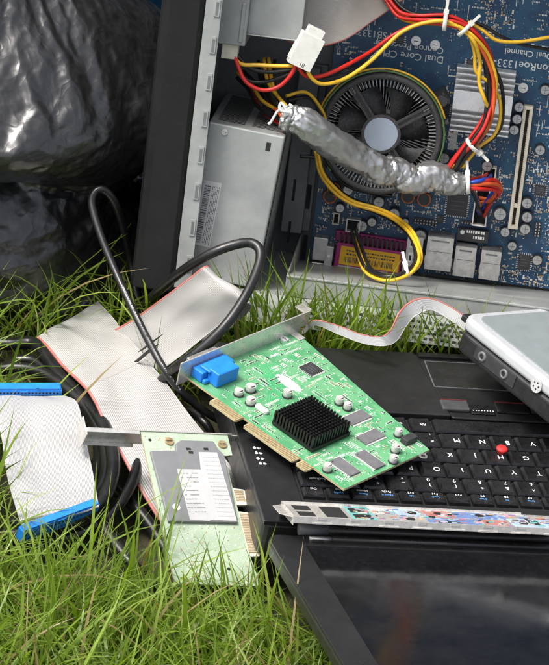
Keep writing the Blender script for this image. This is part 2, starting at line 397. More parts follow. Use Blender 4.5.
def in_poly(P, x, y):
    ins = np.zeros(x.shape, bool); n = len(P)
    for i in range(n):
        x1, y1 = P[i]; x2, y2 = P[(i+1) % n]
        c = ((y1 > y) != (y2 > y)) & (x < (x2-x1)*(y-y1)/((y2-y1) if abs(y2-y1) > 1e-9 else 1e-9)+x1); ins ^= c
    return ins
def grass(n_near, n_far):
    g = rng
    def pts(n, x0, x1, y0, y1): return g.uniform(x0, x1, n), g.uniform(y0, y1, n)
    xa, ya = pts(n_near, -30, 32, -48, 42)
    xb, yb = pts(n_far, -170, 170, -150, 190)
    k = ~((abs(xb) < 30) & (yb > -48) & (yb < 42)); xb, yb = xb[k], yb[k]
    band = pts(6000, -2, 26, -13, 2); tall = pts(500, -14, -4, 4, 12)
    x = np.concatenate([xa, xb, band[0], tall[0]]); y = np.concatenate([ya, yb, band[1], tall[1]]); n = len(x)
    near = (np.arange(n) < len(xa)) | (np.arange(n) >= len(xa)+len(xb)); extra_ = np.arange(n) >= len(xa)+len(xb)
    # tufts: clumps of blades leaning out from a shared centre
    tl = np.sin(x*.55+1.3*np.sin(y*.31))*np.cos(y*.47+1.1*np.sin(x*.23))
    ln = np.where(near, g.gamma(8, .66, n)+1.4+tl*1.2, g.uniform(3, 6.5, n))
    back = (y > -4) & (y < 16) & (x > -8); ln = np.where(back & near, ln*1.3, ln)
    ln = np.where(extra_, g.uniform(6, 12, n), ln); ln = np.clip(ln, 1.6, 12)
    wd = np.where(near, g.uniform(.08, .22, n), g.uniform(.3, .5, n))*(.7+.3*ln/6)
    az = g.uniform(0, 2*np.pi, n); cu = g.uniform(.15, 1.25, n)**1.0; l0 = g.uniform(0, .55, n); tw = g.normal(0, .5, n)
    lay = g.random(n) < .16; lay &= ~extra_; l0 = np.where(extra_, l0*.5, l0); cu = np.where(extra_, cu*.6, cu); l0 = np.where(lay, g.uniform(.8, 1.35, n), l0)
    S = 6; t = np.linspace(0, 1, S)
    px = np.zeros((n, S)); py = np.zeros((n, S)); pz = np.zeros((n, S))
    az_c = g.normal(0, .35, n)
    for i in range(1, S):
        a = l0+cu*(t[i]-.1)*1.25; aa = az+az_c*t[i]; d = ln/(S-1)
        px[:, i] = px[:, i-1]+np.sin(a)*np.cos(aa)*d; py[:, i] = py[:, i-1]+np.sin(a)*np.sin(aa)*d; pz[:, i] = pz[:, i-1]+np.cos(a)*d
    z0 = -.6
    X = px+x[:, None]; Y = py+y[:, None]; Z = pz+z0+.2; Z = np.maximum(Z, .05*np.arange(S)[None, :]-.3)
    bad = np.zeros(n, bool)
    for P, co, thk in FOOT:
        bx0, by0 = P.min(0)-.3; bx1, by1 = P.max(0)+.3
        cand = np.where((X.max(1) > bx0) & (X.min(1) < bx1) & (Y.max(1) > by0) & (Y.min(1) < by1) & ~bad)[0]
        for i in range(S):
            xx, yy = X[cand, i], Y[cand, i]; h = co[0]*xx+co[1]*yy+co[2]
            ins = in_poly(P, xx, yy) & (Z[cand, i] < h+.25) & (Z[cand, i] > h-thk); bad[cand[ins]] = True
            if i:
                xm, ym, zm = (X[cand, i]+X[cand, i-1])/2, (Y[cand, i]+Y[cand, i-1])/2, (Z[cand, i]+Z[cand, i-1])/2
                hm = co[0]*xm+co[1]*ym+co[2]; bad[cand[in_poly(P, xm, ym) & (zm < hm+.25) & (zm > hm-thk)]] = True
    kp = ~bad; X, Y, Z, az, wd, tw, ln = X[kp], Y[kp], Z[kp], az[kp], wd[kp], tw[kp], ln[kp]; n = len(X)
    sd = az+np.pi/2+tw; prof = np.array([.75, 1, 1, .85, .55, 0])
    vx = np.zeros((n, S*2-1, 3))
    for i in range(S-1):
        o = wd*prof[i]/2; tws = sd+tw*t[i]
        vx[:, 2*i] = np.stack([X[:, i]-np.cos(tws)*o, Y[:, i]-np.sin(tws)*o, Z[:, i]], 1)
        vx[:, 2*i+1] = np.stack([X[:, i]+np.cos(tws)*o, Y[:, i]+np.sin(tws)*o, Z[:, i]], 1)
    vx[:, -1] = np.stack([X[:, -1], Y[:, -1], Z[:, -1]], 1)
    nv = 2*S-1
    q = np.array([[2*i, 2*i+1, 2*i+3, 2*i+2] for i in range(S-2)]).ravel(); tri = np.array([2*S-4, 2*S-3, 2*S-2])
    loop = np.concatenate([q, tri]); L = (np.arange(n)[:, None]*nv+loop[None]).ravel()
    tot = np.array([4]*(S-2)+[3]); tots = np.tile(tot, n); st = np.concatenate([[0], np.cumsum(tots)[:-1]])
    me = bpy.data.meshes.new('grass'); me.vertices.add(n*nv); me.vertices.foreach_set('co', (vx*K).astype(np.float32).ravel())
    me.loops.add(len(L)); me.loops.foreach_set('vertex_index', L.astype(np.int32))
    me.polygons.add(len(tots)); me.polygons.foreach_set('loop_start', st.astype(np.int32)); me.polygons.foreach_set('loop_total', tots.astype(np.int32))
    me.polygons.foreach_set('use_smooth', np.ones(len(tots), bool)); me.update(calc_edges=True)
    tint = np.clip(g.normal(.45, .2, n), 0, .85); dead = g.random(n) < np.where(ln < 3.2, .28, .07); tint = np.where(dead, g.uniform(.9, 1, n), tint)
    a = me.attributes.new('tint', 'FLOAT', 'POINT'); a.data.foreach_set('value', np.repeat(tint, nv).astype(np.float32))
    me.materials.append(M['grass_blade'])
    o = bpy.data.objects.new('grass', me); COL.objects.link(o)
    tag(o, 'long bright green uncut grass growing around the discarded electronics', kind='stuff')

# ------------------------------------------------------------------ black bag
BC = gz(-35, 222, 0)
def crumple(mb, core, pins, scale, shrink, frames, bend, grav, jit):
    """cloth-simulate the sheet in mb (slightly too big for the core it wraps) and return the settled vertices"""
    co = np.array(mb.v)*scale; rn = np.random.default_rng(3); co = (co+rn.normal(0, jit, co.shape)).astype(np.float32)
    def tmp(name, v):
        me = bpy.data.meshes.new(name); me.from_pydata([tuple(map(float, p)) for p in v], [], mb.f); me.update()
        ob = bpy.data.objects.new(name, me); COL.objects.link(ob); return ob
    o = tmp('film', co); c = tmp('filling', np.array(core)*scale)
    c.modifiers.new('collision', 'COLLISION'); c.collision.thickness_outer = .01; c.collision.cloth_friction = 8
    g = o.vertex_groups.new(name='pin'); g.add(pins, 1., 'REPLACE')
    m = o.modifiers.new('cloth', 'CLOTH'); st = m.settings; st.quality = 5; st.mass = .12
    st.tension_stiffness = st.compression_stiffness = 30; st.shear_stiffness = 12; st.bending_stiffness = bend; st.bending_damping = .2
    st.shrink_min = shrink; st.shrink_max = shrink; st.vertex_group_mass = 'pin'; st.air_damping = 3; st.effector_weights.gravity = grav
    m.collision_settings.use_collision = True; m.collision_settings.distance_min = .008; m.collision_settings.use_self_collision = False
    m.point_cache.frame_start = 1; m.point_cache.frame_end = frames+5; f0 = scene.frame_current
    for f in range(1, frames): scene.frame_set(f)
    me = bpy.data.meshes.new_from_object(o.evaluated_get(bpy.context.evaluated_depsgraph_get()))
    out = np.zeros(len(me.vertices)*3, np.float32); me.vertices.foreach_get('co', out)
    bpy.data.objects.remove(o); bpy.data.objects.remove(c); bpy.data.meshes.remove(me); scene.frame_set(f0)
    return out.reshape(-1, 3)/scale
def bag():
    """a loose plastic film draped round a lumpy filling: the film is a little too large for it, so it buckles into creases"""
    nt_, nz = 210, 140; H = 27.; mb = MB()
    zs = [-1.5, 0, 3, 6.4, 8.2, 9.8, 12, 14.2, 16.3, 18.3, 20.5, 22.6, 24.6, 26, 27]; rs = [13.0, 13.2, 12.6, 11.2, 9.5, 10.6, 12.9, 13.8, 12.6, 10.2, 8.2, 6.8, 5.0, 3.0, .4]
    def smooth(z): return float(np.interp(z, zs, rs)+np.interp(z-.6, zs, rs)+np.interp(z+.6, zs, rs))/3
    for j in range(nz+1):
        z = -1.5+(H+1.5)*j/nz
        for i in range(nt_):
            th = 2*math.pi*i/nt_; c, s = math.cos(th), math.sin(th); front = max(0, -s)
            sh = (6.0*front*front+.8*math.sin(th*2+1))*math.exp(-((z-11)/7.5)**2)
            r = smooth(max(0, z-sh) if z < 26 else z); wz = z-sh-8.2
            p = V((c*r, s*r, z)); P = p*.09
            r += (noise.noise(P*1.2+V((0, 0, 9)))*1.5+noise.noise(P*2.6+V((4, 0, 9)))*.7+.35*math.exp(-(wz/2.2)**2)*math.sin(th*17+2*noise.noise(P*2)))*min(1, (27.3-z)/4)
            mb.v.append((c*r, s*r, z))
    for j in range(nz):
        for i in range(nt_):
            mb.f.append((j*nt_+i, j*nt_+(i+1) % nt_, (j+1)*nt_+(i+1) % nt_, (j+1)*nt_+i))
    mb.m = [0]*len(mb.f); mb.sm = [True]*len(mb.f)
    co = np.array(mb.v); core = co.copy(); core[:, :2] *= .965
    out = crumple(mb, core, list(range(nt_*3))+list(range(nt_*(nz-8), nt_*(nz+1))), .1, -.2, 24, .012, .45, .004)
    P_ = out.copy()
    mb.v = [tuple(p) for p in out]; o = mb.build('rubbish_bag', 'bin_liner')
    sb = o.modifiers.new('subdivision', 'SUBSURF'); sb.levels = sb.render_levels = 1
    o.matrix_basis = km(Matrix.Translation(BC))
    zz = out.reshape(-1, 3); print('bag extent', zz.min(0), zz.max(0))
    tag(o, 'crumpled shiny black plastic bag standing on the grass at left', 'bag')
    foot([BC+V((14.6*math.cos(a), 14.6*math.sin(a), 30)) for a in np.linspace(0, 2*math.pi, 20)[:-1]])
bag()

# ------------------------------------------------------------------ blue bin behind
def blue_bin():
    o = gz(114, 110, 0); T = Matrix.Translation(o) @ Matrix.Rotation(R(6), 4, 'Z') @ Matrix.Scale(.88, 4)
    t = thing('plastic_bin', 'dark blue plastic bin standing behind the black bag', 'bin', T)
    def rr(hx, hy, r, n=5):
        return [(sx*(hx-r)+r*math.cos(a), sy*(hy-r)+r*math.sin(a)) for sx, sy, a0 in ((1, 1, 0), (-1, 1, 90), (-1, -1, 180), (1, -1, 270)) for a in [R(a0+90*k/n) for k in range(n+1)]]
    mb = MB(); secs = [(6.2, 5.2, -.4), (6.4, 5.4, .3), (7.4, 6.4, 25), (7.15, 6.15, 25), (6.1, 5.1, .6)]
    P = [[(x, y, z) for x, y in rr(a, b, 1.6)] for a, b, z in secs]; n = len(P[0])
    mb.add([p for s in P for p in s], [(j*n+i, j*n+(i+1) % n, (j+1)*n+(i+1) % n, (j+1)*n+i) for j in range(len(P)-1) for i in range(n)]+[tuple(range(n-1, -1, -1)), tuple(range(4*n, 5*n))], 0, False)
    mb.build('body', 'blue_bin', t)
    r = MB(); O = rr(8.0, 7.0, 1.9); I = rr(7.42, 6.42, 1.6)
    for z0, z1 in ((23.6, 25.2),):
        vs = [(x, y, z0) for x, y in O]+[(x, y, z1) for x, y in O]+[(x, y, z1) for x, y in I]+[(x, y, z0) for x, y in I]
        r.add(vs, [(k*n+i, k*n+(i+1) % n, ((k+1) % 4)*n+(i+1) % n, ((k+1) % 4)*n+i) for k in range(4) for i in range(n)])
    r.build('rim', 'blue_bin', t)
    foot([T @ V((a, b, 25)) for a, b in ((-7, -6), (7, -6), (7, 6), (-7, 6))])
blue_bin()
# ================================================================== computer case
case = thing('computer_case', 'open grey steel desktop computer case with blue motherboard and wires, leaning in the grass', 'computer', MC)
def cpl(px, py, n=0): p = cp(px, py, n); return (p.x, p.y, n)
def P3(L): return [V(cpl(*p)) for p in L]
XL, XR, YT, DZ = -7.9, 28.0, 36.0, 18.0
def chassis():
    mb = MB()
    mb.bb(XL, XR, -2.4, YT, -.75, -.6, 1)                       # back tray
    mb.prism([(-.6, -2.3), (DZ-.1, -.1), (DZ-.1, 0), (-.6, -2.2)], -.15, XR, 0, Matrix(((0, 0, 1, 0), (0, 1, 0, 0), (1, 0, 0, 0), (0, 0, 0, 1))))   # floor under the board, sloping to the back
    mb.bb(-.25, -.15, -2.3, 0, -.6, DZ-.1, 0)
    mb.bb(XL+.1, -.25, -1.8, -1.7, -.6, DZ-.1, 0)
    mb.bb(XL, XL+.1, -1.8, YT, -.6, DZ-.1, 0)                   # left wall
    mb.bb(XR-.1, XR, -1.8, YT, -.6, DZ-.1, 0)
    mb.bb(XL+.1, XR-.1, YT-.1, YT, -.6, DZ-.1, 0)
    mb.bb(-.25, XR, -1.45, .05, DZ-.1, DZ, 0)                   # front flange
    mb.bb(-.25, XR, -.12, .05, DZ, DZ+.08, 0)                   # its rolled lip
    mb.bb(XL+1.12, XR, YT-1.2, YT, DZ-.1, DZ, 0)
    mb.bb(XR-1.2, XR, .05, YT-1.2, DZ-.1, DZ, 0)
    o = mb.build('frame', ['steel', 'steel_dark'], case, bev=.04)
    # left flange strip with its row of slots cut out
    fl = MB(); y = -1.8; ss = []
    k = 0
    while y < YT-2:
        ss.append(y); y += 2.55
    x0, x1 = XL, XL+1.12
    fl.bb(x0, x1, -1.8, YT, DZ-.1, DZ, 0)
    fl.build('flange', 'steel', case, bev=.02)
    hk = MB()
    for y in ss:
        hk.bb(x0+.62, x1-.12, y+1.2, y+2.35, DZ+.0, DZ+.1, 0); hk.bb(x0+.72, x1-.2, y+1.3, y+2.2, DZ+.1, DZ+.11, 1)
    hk.build('clip', ['steel', 'steel_dark'], case, bev=.02)
    # raised step of the tray between the power supply and the board
    st = MB()
    st.bb(-1.75, .3, .1, 12.5, -.6, .1, 0); st.bb(-1.75, -.2, .1, 12.4, .1, 1.6, 0)
    st.build('tray_step', 'steel_dark', case, bev=.08)
    sl = MB()
    for (px, py) in ((305, 170), (301, 222), (309, 197), (305, 247)):
        p = cp(px, py, .12)
        sl.bb(p.x-.18, p.x+.12, p.y-.9, p.y+.9, .08, .14, 0)
    for (px, py) in ((294, 190), (289, 232)):
        p = cp(px, py, 1.6); sl.bb(p.x-.1, p.x+.1, p.y-.8, p.y+.8, 1.58, 1.63, 0)
    sl.build('slot', 'hole', case)
    # perforated skirt below the flange
    T = Matrix.Translation((0, -1.45, DZ-.02)) @ Matrix.Rotation(R(-22), 4, 'X')
    sk = MB(); sk.bb(-3.6, 25, -2.1, 0, -.12, -.02, 0, T)
    sk.build('vent_panel', 'steel', case, bev=.03)
    h = MB()
    for a in range(58):
        for b in range(4):
            x = .8+a*.4+(b % 2)*.2; y = -.6-b*.38
            h.bb(x-.12, x+.12, y-.09, y+.09, -.03, .0, 0, T)
    h.build('vent_hole', 'hole', case)
chassis()
cv = MB(); cv.prism([(-11.0, -.4), (-11.0, 16.9), (-10.8, 17.6), (-10.3, 17.95), (-8.3, 17.95), (-7.92, 17.75), (-7.92, -.4)], 0, 38.6)
cv.v = [(x, z-2.2, y) for x, y, z in cv.v]; cv.f = [f[::-1] for f in cv.f]
cvo = cv.build('side_cover', 'cover', case, bev=.12)
tag(cvo, 'matt black cover panel')

# power supply ------------------------------------------------------
_q = cp(285, 137, 16.2); PX0, PX1, PY0, PY1, PZ0, PZ1 = -6.9, _q.x, _q.y-10.9, _q.y, 1.0, 16.2
ps = MB(); ps.bb(PX0, PX1, PY0, PY1, PZ0, PZ1); psu = ps.build('power_supply', 'steel', case, bev=.12); psu.matrix_basis = km(Matrix.Translation((PX1, PY1, 0)) @ Matrix.Rotation(R(-4.5), 4, 'Z') @ Matrix.Translation((-PX1, -PY1, 0)))
tag(psu, 'grey steel power supply box with vents on top')
v = MB()
for blk in ((PX0+.5, PX0+2.4), (PX0+2.9, PX1-.4)):
    for k in range(25):
        z = 1.8+k*.52
        v.bb(blk[0], blk[1], PY1-.01, PY1+.02, z, z+.2)
v.build('vent_slot', 'hole', psu)
sh = MB()
for k in range(30):
    y = .2+k*.3
    for j in range(5): sh.bb(PX1-.01, PX1+.02, y, y+.16, 13.2+j*.42-.05*(k % 2), 13.5+j*.42)
sh.build('vent_slot', 'hole', psu)
for x, y in ((PX0+1.2, PY1-.5), (PX1-.45, PY0+.7), (PX0+.9, PY0+.8)):
    s_ = MB(); s_.cyl((x, y, PZ1), .22, .1, 16, 0); s_.bb(x-.14, x+.14, y-.025, y+.025, PZ1+.1, PZ1+.106, 1); s_.build('screw', ['tin', 'hole'], psu, bev=.02)
sc = MB()
for (px, py) in ((269, 148),):
    p = cp(px, py, PZ1); sc.bb(p.x-.16, p.x+.16, p.y-.3, p.y+.3, PZ1-.01, PZ1+.02, 1)
sc.build('latch_hole', ['steel', 'hole'], psu)
def barcode(mb, x0, x1, y0, y1, z, mi, T=None, seed=3, vertical=True):
    r = random.Random(seed); t = x0 if vertical else y0; end = x1 if vertical else y1
    while t < end:
        w = r.choice((.03, .05, .08)); 
        if vertical: mb.bb(t, min(end, t+w), y0, y1, z, z+.006, mi, T)
        else: mb.bb(x0, x1, t, min(end, t+w), z, z+.006, mi, T)
        t += w+r.choice((.03, .04, .07))
lb = MB(); a = cp(208, 186, PZ1); lx, ly = a.x, a.y
lb.bb(lx, lx+1.25, ly-4.6, ly, PZ1, PZ1+.02, 0)
barcode(lb, lx+.12, lx+.55, ly-4.4, ly-.3, PZ1+.02, 1, None, 4, False)
for k in range(5): 
    rr_ = random.Random(k)
    y = ly-.3
    while y > ly-4.4:
        d = rr_.uniform(.08, .3); lb.bb(lx+.68+k*.11, lx+.72+k*.11, y-d, y, PZ1+.02, PZ1+.026, 1); y -= d+.06
lb.build('barcode_label', ['sticker', 'ink'], psu)

# drive cage and things at the top of the bay --------------------------
a, b = cp(247, 33, 13.5), cp(301, 38, 13.5)
dc = MB(); dc.bb(a.x, b.x, a.y-.1, YT-.2, 6, 13.5); dc.bb(a.x, b.x, a.y-.1, a.y, 13.5, 13.9); 
dco = dc.build('drive_cage', 'steel', case, bev=.1)
a, b = cp(224, 44, 14.5), cp(245, 44, 14.5)
db = MB(); db.bb(XL+.2, b.x, a.y, YT-.2, 4, 14.5); db.bb(b.x-.5, b.x-.2, a.y+.25, a.y+3, 14.5, 14.62); db.build('drive_bay', 'steel', case, bev=.1)
a = cp(230, 50, 14)
pc = MB(); pc.bb(a.x-.55, a.x+.55, a.y-.6, a.y+.5, 12.6, 14.2); pc.bb(a.x-.4, a.x+.4, a.y-.62, a.y-.58, 12.8, 14., 1); pc.build('power_plug', ['cream', 'hole'], case, bev=.06)
# wide grey flat cable hanging across the top
strip('flat_cable', P3([(236, -14, 9), (262, 22, 10), (300, 46, 10.5), (340, 42, 10), (372, 22, 8), (398, 4, 6), (420, -14, 4)]),
      P3([(262, -60, 7), (292, -28, 8), (322, -12, 8.5), (350, -14, 8), (372, -30, 6), (392, -44, 4), (410, -60, 3)]), ['ribbon_cream', 'red_edge'], case, th=.1, nu=30, edge=.025)

# motherboard ----------------------------------------------------------
BX0, BX1, BY0, BY1 = .55, 24.5, -1.9, 24.8
mbd = MB(); mbd.bb(BX0, BX1, BY0, BY1, 0, .16); board = mbd.build('motherboard', 'pcb_blue', case)
tag(board, 'dark blue motherboard crowded with components')
Z = .16
busy = []
def keep(x0, x1, y0, y1, m=.05): busy.append((min(x0, x1)-m, max(x0, x1)+m, min(y0, y1)-m, max(y0, y1)+m))
def free(x, y, m=.08): return all(not (a-m < x < b+m and c-m < y < d+m) for a, b, c, d in busy)
# silk-screen lettering, upside down as the case stands
tx = MB()
def btext(s, px, py, size, mi=0, align='LEFT', dx=0, dy=0):
    p = cp(px, py, Z); tx.text(s, size, Matrix.Translation((p.x+dx, p.y+dy, Z+.004)) @ Matrix.Rotation(math.pi, 4, 'Z'), mi, align)
btext('Dual Core CPU', 444, 57, .74); btext('Conroe Processor', 444, 48, .68); btext('FSB1333', 392, 33, .72)
btext('ConRoe1333-D667', 556, 66, .80); btext('Dual Channel', 553, 54, .64)
for q in ((385, 60), (466, 160), (500, 240), (436, 222)): keep(cp(*q).x-1, cp(*q).x+1, cp(*q).y-.3, cp(*q).y+.3)
keep(cp(380, 60).x, cp(445, 60).x, cp(440, 64).y-.2, cp(440, 30).y+.3); keep(cp(452, 60).x, cp(549, 60).x, cp(500, 72).y, cp(500, 44).y)
for (x0, y0, x1, y1) in ((455, 88, 455, 150), (448, 76, 520, 84), (372, 70, 385, 70)):
    p, q = cp(x0, y0), cp(x1, y1); tx.bb(min(p.x, q.x), max(p.x, q.x)+.04, min(p.y, q.y), max(p.y, q.y)+.04, Z, Z+.006)
tx.build('lettering', 'sil_white', board)
# processor cooler
FC = cp(381, 134, 5.2); FX, FY = FC.x, FC.y; FR = 4.35; keep(FX-4.1, FX+4.1, FY-4.1, FY+4.1)
TF = Matrix.Translation((FX, FY, 0))
hs = MB(); hs.cyl((0, 0, .3), 1.6, 3.3, 24, 0, TF)
for k in range(80):
    a = 2*math.pi*k/80; hs.bb(1.5, 4.15, -.03, .03, .9, 3.55, 0, TF @ Matrix.Rotation(a, 4, 'Z'))
cooler = hs.build('processor_cooler', 'dull_fin', board)
tag(cooler, 'round processor cooler with black fan')
rg = MB()
rg.lathe([(4.35, 3.4), (4.4, 5.25), (4.2, 5.32), (3.98, 5.3), (3.95, 5.15), (4.1, 5.05), (4.15, 3.4)], 64, 0, TF)
for k in range(92):
    a = 2*math.pi*k/92; rg.bb(3.45, 4.12, -.03, .03, 4.75, 5.16, 1, TF @ Matrix.Rotation(a, 4, 'Z'))
for a in (35, 128, 215, 308):
    T = TF @ Matrix.Rotation(R(a), 4, 'Z')
    rg.bb(1.2, 4.3, -.28, -.1, 4.95, 5.22, 0, T); rg.bb(1.2, 4.3, .1, .28, 4.95, 5.22, 0, T); rg.bb(1.2, 4.3, -.1, .1, 4.9, 5.05, 0, T)
    rg.bb(4.0, 5.3, -.45, .45, .4, 4.2, 0, T); rg.cyl((4.9, 0, 4.2), .42, .5, 14, 0, T)
rg.build('fan_shroud', ['fan_plastic', 'dull_fin'], cooler)
bl = MB()
for k in range(7):
    n = 10; vs = []
    for j in range(n+1):
        r_ = 1.25+(3.4-1.25)*j/n
        for w in (-1, 1):
            for zz in (0, .07):
                a = 2*math.pi*k/7+j/n*.35+w*.34; vs.append((r_*math.cos(a), r_*math.sin(a), 4.1+w*.38+zz-.1*(j/n)))
    fs = []
    for j in range(n):
        o = 4*j; fs += [(o, o+4, o+6, o+2), (o+1, o+3, o+7, o+5), (o, o+1, o+5, o+4), (o+2, o+6, o+7, o+3)]
    bl.add(vs, fs, 0, True, TF)
bl.cyl((0, 0, 3.6), 1.35, 1.1, 32, 0, TF)
bl.build('fan_blades', 'fan_plastic', cooler)
hb = MB(); hb.cyl((0, 0, 4.85), 1.42, .42, 36, 0, TF, top=0); hb.cyl((0, 0, 5.272), 1.2, .02, 36, 1, TF, top=1); hb.build('hub', ['fan_plastic', 'sticker_blue'], cooler)
# chipset heatsink
a, b = cp(455, 84, 2.4), cp(508, 142, 2.4); hx0, hx1, hy0, hy1 = a.x, a.x+4.3, b.y+.3, b.y+5.0
keep(hx0, hx1, hy0, hy1)
h = MB(); h.bb(hx0, hx1, hy0, hy1, .3, 1.0); H_ = hy1-hy0
for k in (0, .09, .18, .27): h.bb(hx0, hx1, hy1-.12-H_*k, hy1-H_*k, 1., 2.4)
for k in (.72, .81, .90, .975): h.bb(hx0, hx1, hy1-.12-H_*k, hy1-H_*k, 1., 2.4)
h.bb(hx0, hx1, hy1-H_*.66, hy1-H_*.36, 1., 2.3); 
h.build('chipset_heatsink', 'alu', board, bev=.02)
# PCI slots
def slot(px, py0, py1, name, m, w=.72, h=1.1):
    a, b = cp(px+8, py0, h), cp(px-7, py1, h); x = (a.x+b.x)/2; y0, y1 = b.y, a.y; keep(x-w/2, x+w/2, y0, y1)
    s = MB(); s.bb(x-w/2, x+w/2, y0, y1, Z, h*.8); s.bb(x-w/2, x-.12, y0, y1, h*.8, h); s.bb(x+.12, x+w/2, y0, y1, h*.8, h); s.bb(x-.12, x+.12, y0, y0+.25, h*.8, h); s.bb(x-.12, x+.12, y1-.25, y1, h*.8, h); s.bb(x-.12, x+.12, y0+1.6, y0+1.9, h*.8, h)
    n = int((y1-y0)/.17)
    for k in range(n):
        for sx in (-.17, .11): s.bb(x+sx, x+sx+.06, y0+.2+k*.165, y0+.28+k*.165, h, h+.012, 1)
    s.bb(x-.115, x+.115, y0+.3, y1-.3, h*.8, h*.8+.01, 2)
    s.build(name, [m, 'gold', 'hole'], board, bev=.02)
slot(520, 106, 229, 'expansion_slot', 'cream'); slot(566, 112, 232, 'expansion_slot', 'cream')
# capacitors
def can(x, y, r, h, sleeve='cap_sleeve', name='capacitor', parent=None, z=Z, T=None):
    c = MB(); c.cyl((0, 0, 0), r, h, 18, 0, None, top=0); c.cyl((0, 0, h), r*.84, .02, 18, 1, None, top=1)
    c.bb(-r*.6, r*.6, -.012, .012, h+.018, h+.023, 2); c.bb(-.012, .012, -r*.6, r*.6, h+.018, h+.0235, 2)
    return c.build(name, [sleeve, 'cap_top', 'hole'], parent or board, Matrix.Translation((x, y, z)))
CAPS = [(519, 107, .38, 1.1), (517, 119, .38, 1.1), (514, 130, .38, 1.1), (527, 203, .42, 1.1), (527, 217, .42, 1.1), (525, 229, .42, 1.1),
        (500, 214, .5, 1.2), (444, 158, .42, 1.2), (456, 160, .42, 1.2), (379, 202, .42, 1.1), (394, 214, .45, 1.1), (420, 236, .5, 1.1),
        (505, 232, .38, .9), (512, 246, .36, .7), (362, 226, .42, 1.), (372, 222, .35, .9), (487, 166, .42, 1.3), (430, 187, .4, 1.), (340, 208, .35, .9),
        (348, 190, .4, 1.), (540, 150, .4, 1.1), (545, 90, .4, 1.1), (405, 222, .3, .7), (537, 260, .4, .9)]
for i, (px, py, r_, h_) in enumerate(CAPS):
    p = cp(px, py, h_); can(p.x, p.y, r_, h_); keep(p.x-r_, p.x+r_, p.y-r_, p.y+r_)
for (px, py) in ((416, 41), (435, 45), (523, 88)):
    p = cp(px, py, .3); s = MB(); s.cyl((p.x, p.y, Z), .36, .12, 18, 0); s.cyl((p.x, p.y, Z+.12), .2, .1, 14, 1); s.bb(p.x-.16, p.x+.16, p.y-.03, p.y+.03, Z+.215, Z+.23, 2); s.build('screw', ['can', 'chrome', 'hole'], board); keep(p.x-.4, p.x+.4, p.y-.4, p.y+.4)
# copper coils
for (px, py) in ((334, 189), (424, 199), (408, 196), (330, 196)):
    p = cp(px, py, .5); keep(p.x-.6, p.x+.6, p.y-.5, p.y+.5); c = MB()
    c.cyl((p.x, p.y, Z), .42, .7, 16, 1)
    pts = [V((p.x+.47*math.cos(t), p.y+.47*math.sin(t), Z+.08+.6*t/(2*math.pi*5))) for t in [k*.5 for k in range(63)]]
    c.tube(pts, .06, 6, 0, res=1); c.build('coil', ['copper', 'chip'], board)
# chips
def chip(px, py, w, h, hh=.18, m='chip', name='chip', rot=0, legs=True, parent=None, T0=None, xy=None):
    p = V((*xy, 0)) if xy else cp(px, py, hh); T = Matrix.Translation((p.x, p.y, 0)) @ Matrix.Rotation(rot, 4, 'Z')
    if T0 is None: keep(p.x-w/2-.12, p.x+w/2+.12, p.y-h/2-.12, p.y+h/2+.12)
    c = MB(); c.bb(-w/2, w/2, -h/2, h/2, .03, hh, 0, T)
    if legs:
        n = int(h/.13)
        for k in range(n):
            y = -h/2+.08+k*(h-.1)/max(1, n-1)*.98
            c.bb(-w/2-.13, -w/2, y-.025, y+.025, .0, .08, 1, T); c.bb(w/2, w/2+.13, y-.025, y+.025, .0, .08, 1, T)
        n = int(w/.13) if legs == 4 else 0
        for k in range(n):
            x = -w/2+.08+k*(w-.1)/max(1, n-1)*.98
            c.bb(x-.025, x+.025, -h/2-.13, -h/2, 0, .08, 1, T); c.bb(x-.025, x+.025, h/2, h/2+.13, 0, .08, 1, T)
    c.cyl((-w/2+.15, h/2-.15, hh), .05, .004, 10, 2, T)
    r = random.Random(int(px*7+py))
    for k in range(3):
        y = h*.18-k*h*.2
        x = -w*.3
        while x < w*.3:
            d = r.uniform(.04, .12); c.bb(x, x+d, y-.02, y+.02, hh, hh+.004, 2, T); x += d+.03
    return c.build(name, [m, 'can', 'chip_grey'], parent or board, Matrix.Translation((0, 0, Z if T0 is None else T0)), bev=.015)
chip(457, 205, 1.5, 1.6, .22, legs=4); chip(440, 219, .55, .6); chip(524, 262, .9, 1.1, .2, legs=4); chip(400, 40, .6, .6); chip(446, 110, .5, .9); chip(540, 190, .8, .8, legs=4); chip(372, 236, .4, .5); chip(470, 62, .5, .4)
# white and cream sockets
def socket(px, py, w, h, hh, m='white_plastic', wires=(), name='socket'):
    p = cp(px, py, hh); keep(p.x-w/2, p.x+w/2, p.y-h/2, p.y+h/2); x, y = p.x, p.y; t = .09
    c = MB(); c.bb(x-w/2, x+w/2, y-h/2, y+h/2, Z, hh*.4)
    c.bb(x-w/2, x-w/2+t, y-h/2, y+h/2, hh*.4, hh); c.bb(x+w/2-t, x+w/2, y-h/2, y+h/2, hh*.4, hh); c.bb(x-w/2+t, x+w/2-t, y-h/2, y-h/2+t, hh*.4, hh); c.bb(x-w/2+t, x+w/2-t, y+h/2-t, y+h/2, hh*.4, hh)
    c.bb(x-w/2+t, x+w/2-t, y-h/2+t, y+h/2-t, hh*.4, hh*.42, 1)
    c.build(name, [m, 'hole'], board, bev=.02); return p
socket(353, 226, 1.05, 1.0, 1.2); socket(336, 219, .5, .9, 1.0, 'cream'); socket(489, 174, 1.0, 1.0, 1.3, 'cream')
S24 = socket(481, 207, 1.05, 2.9, 1.4)
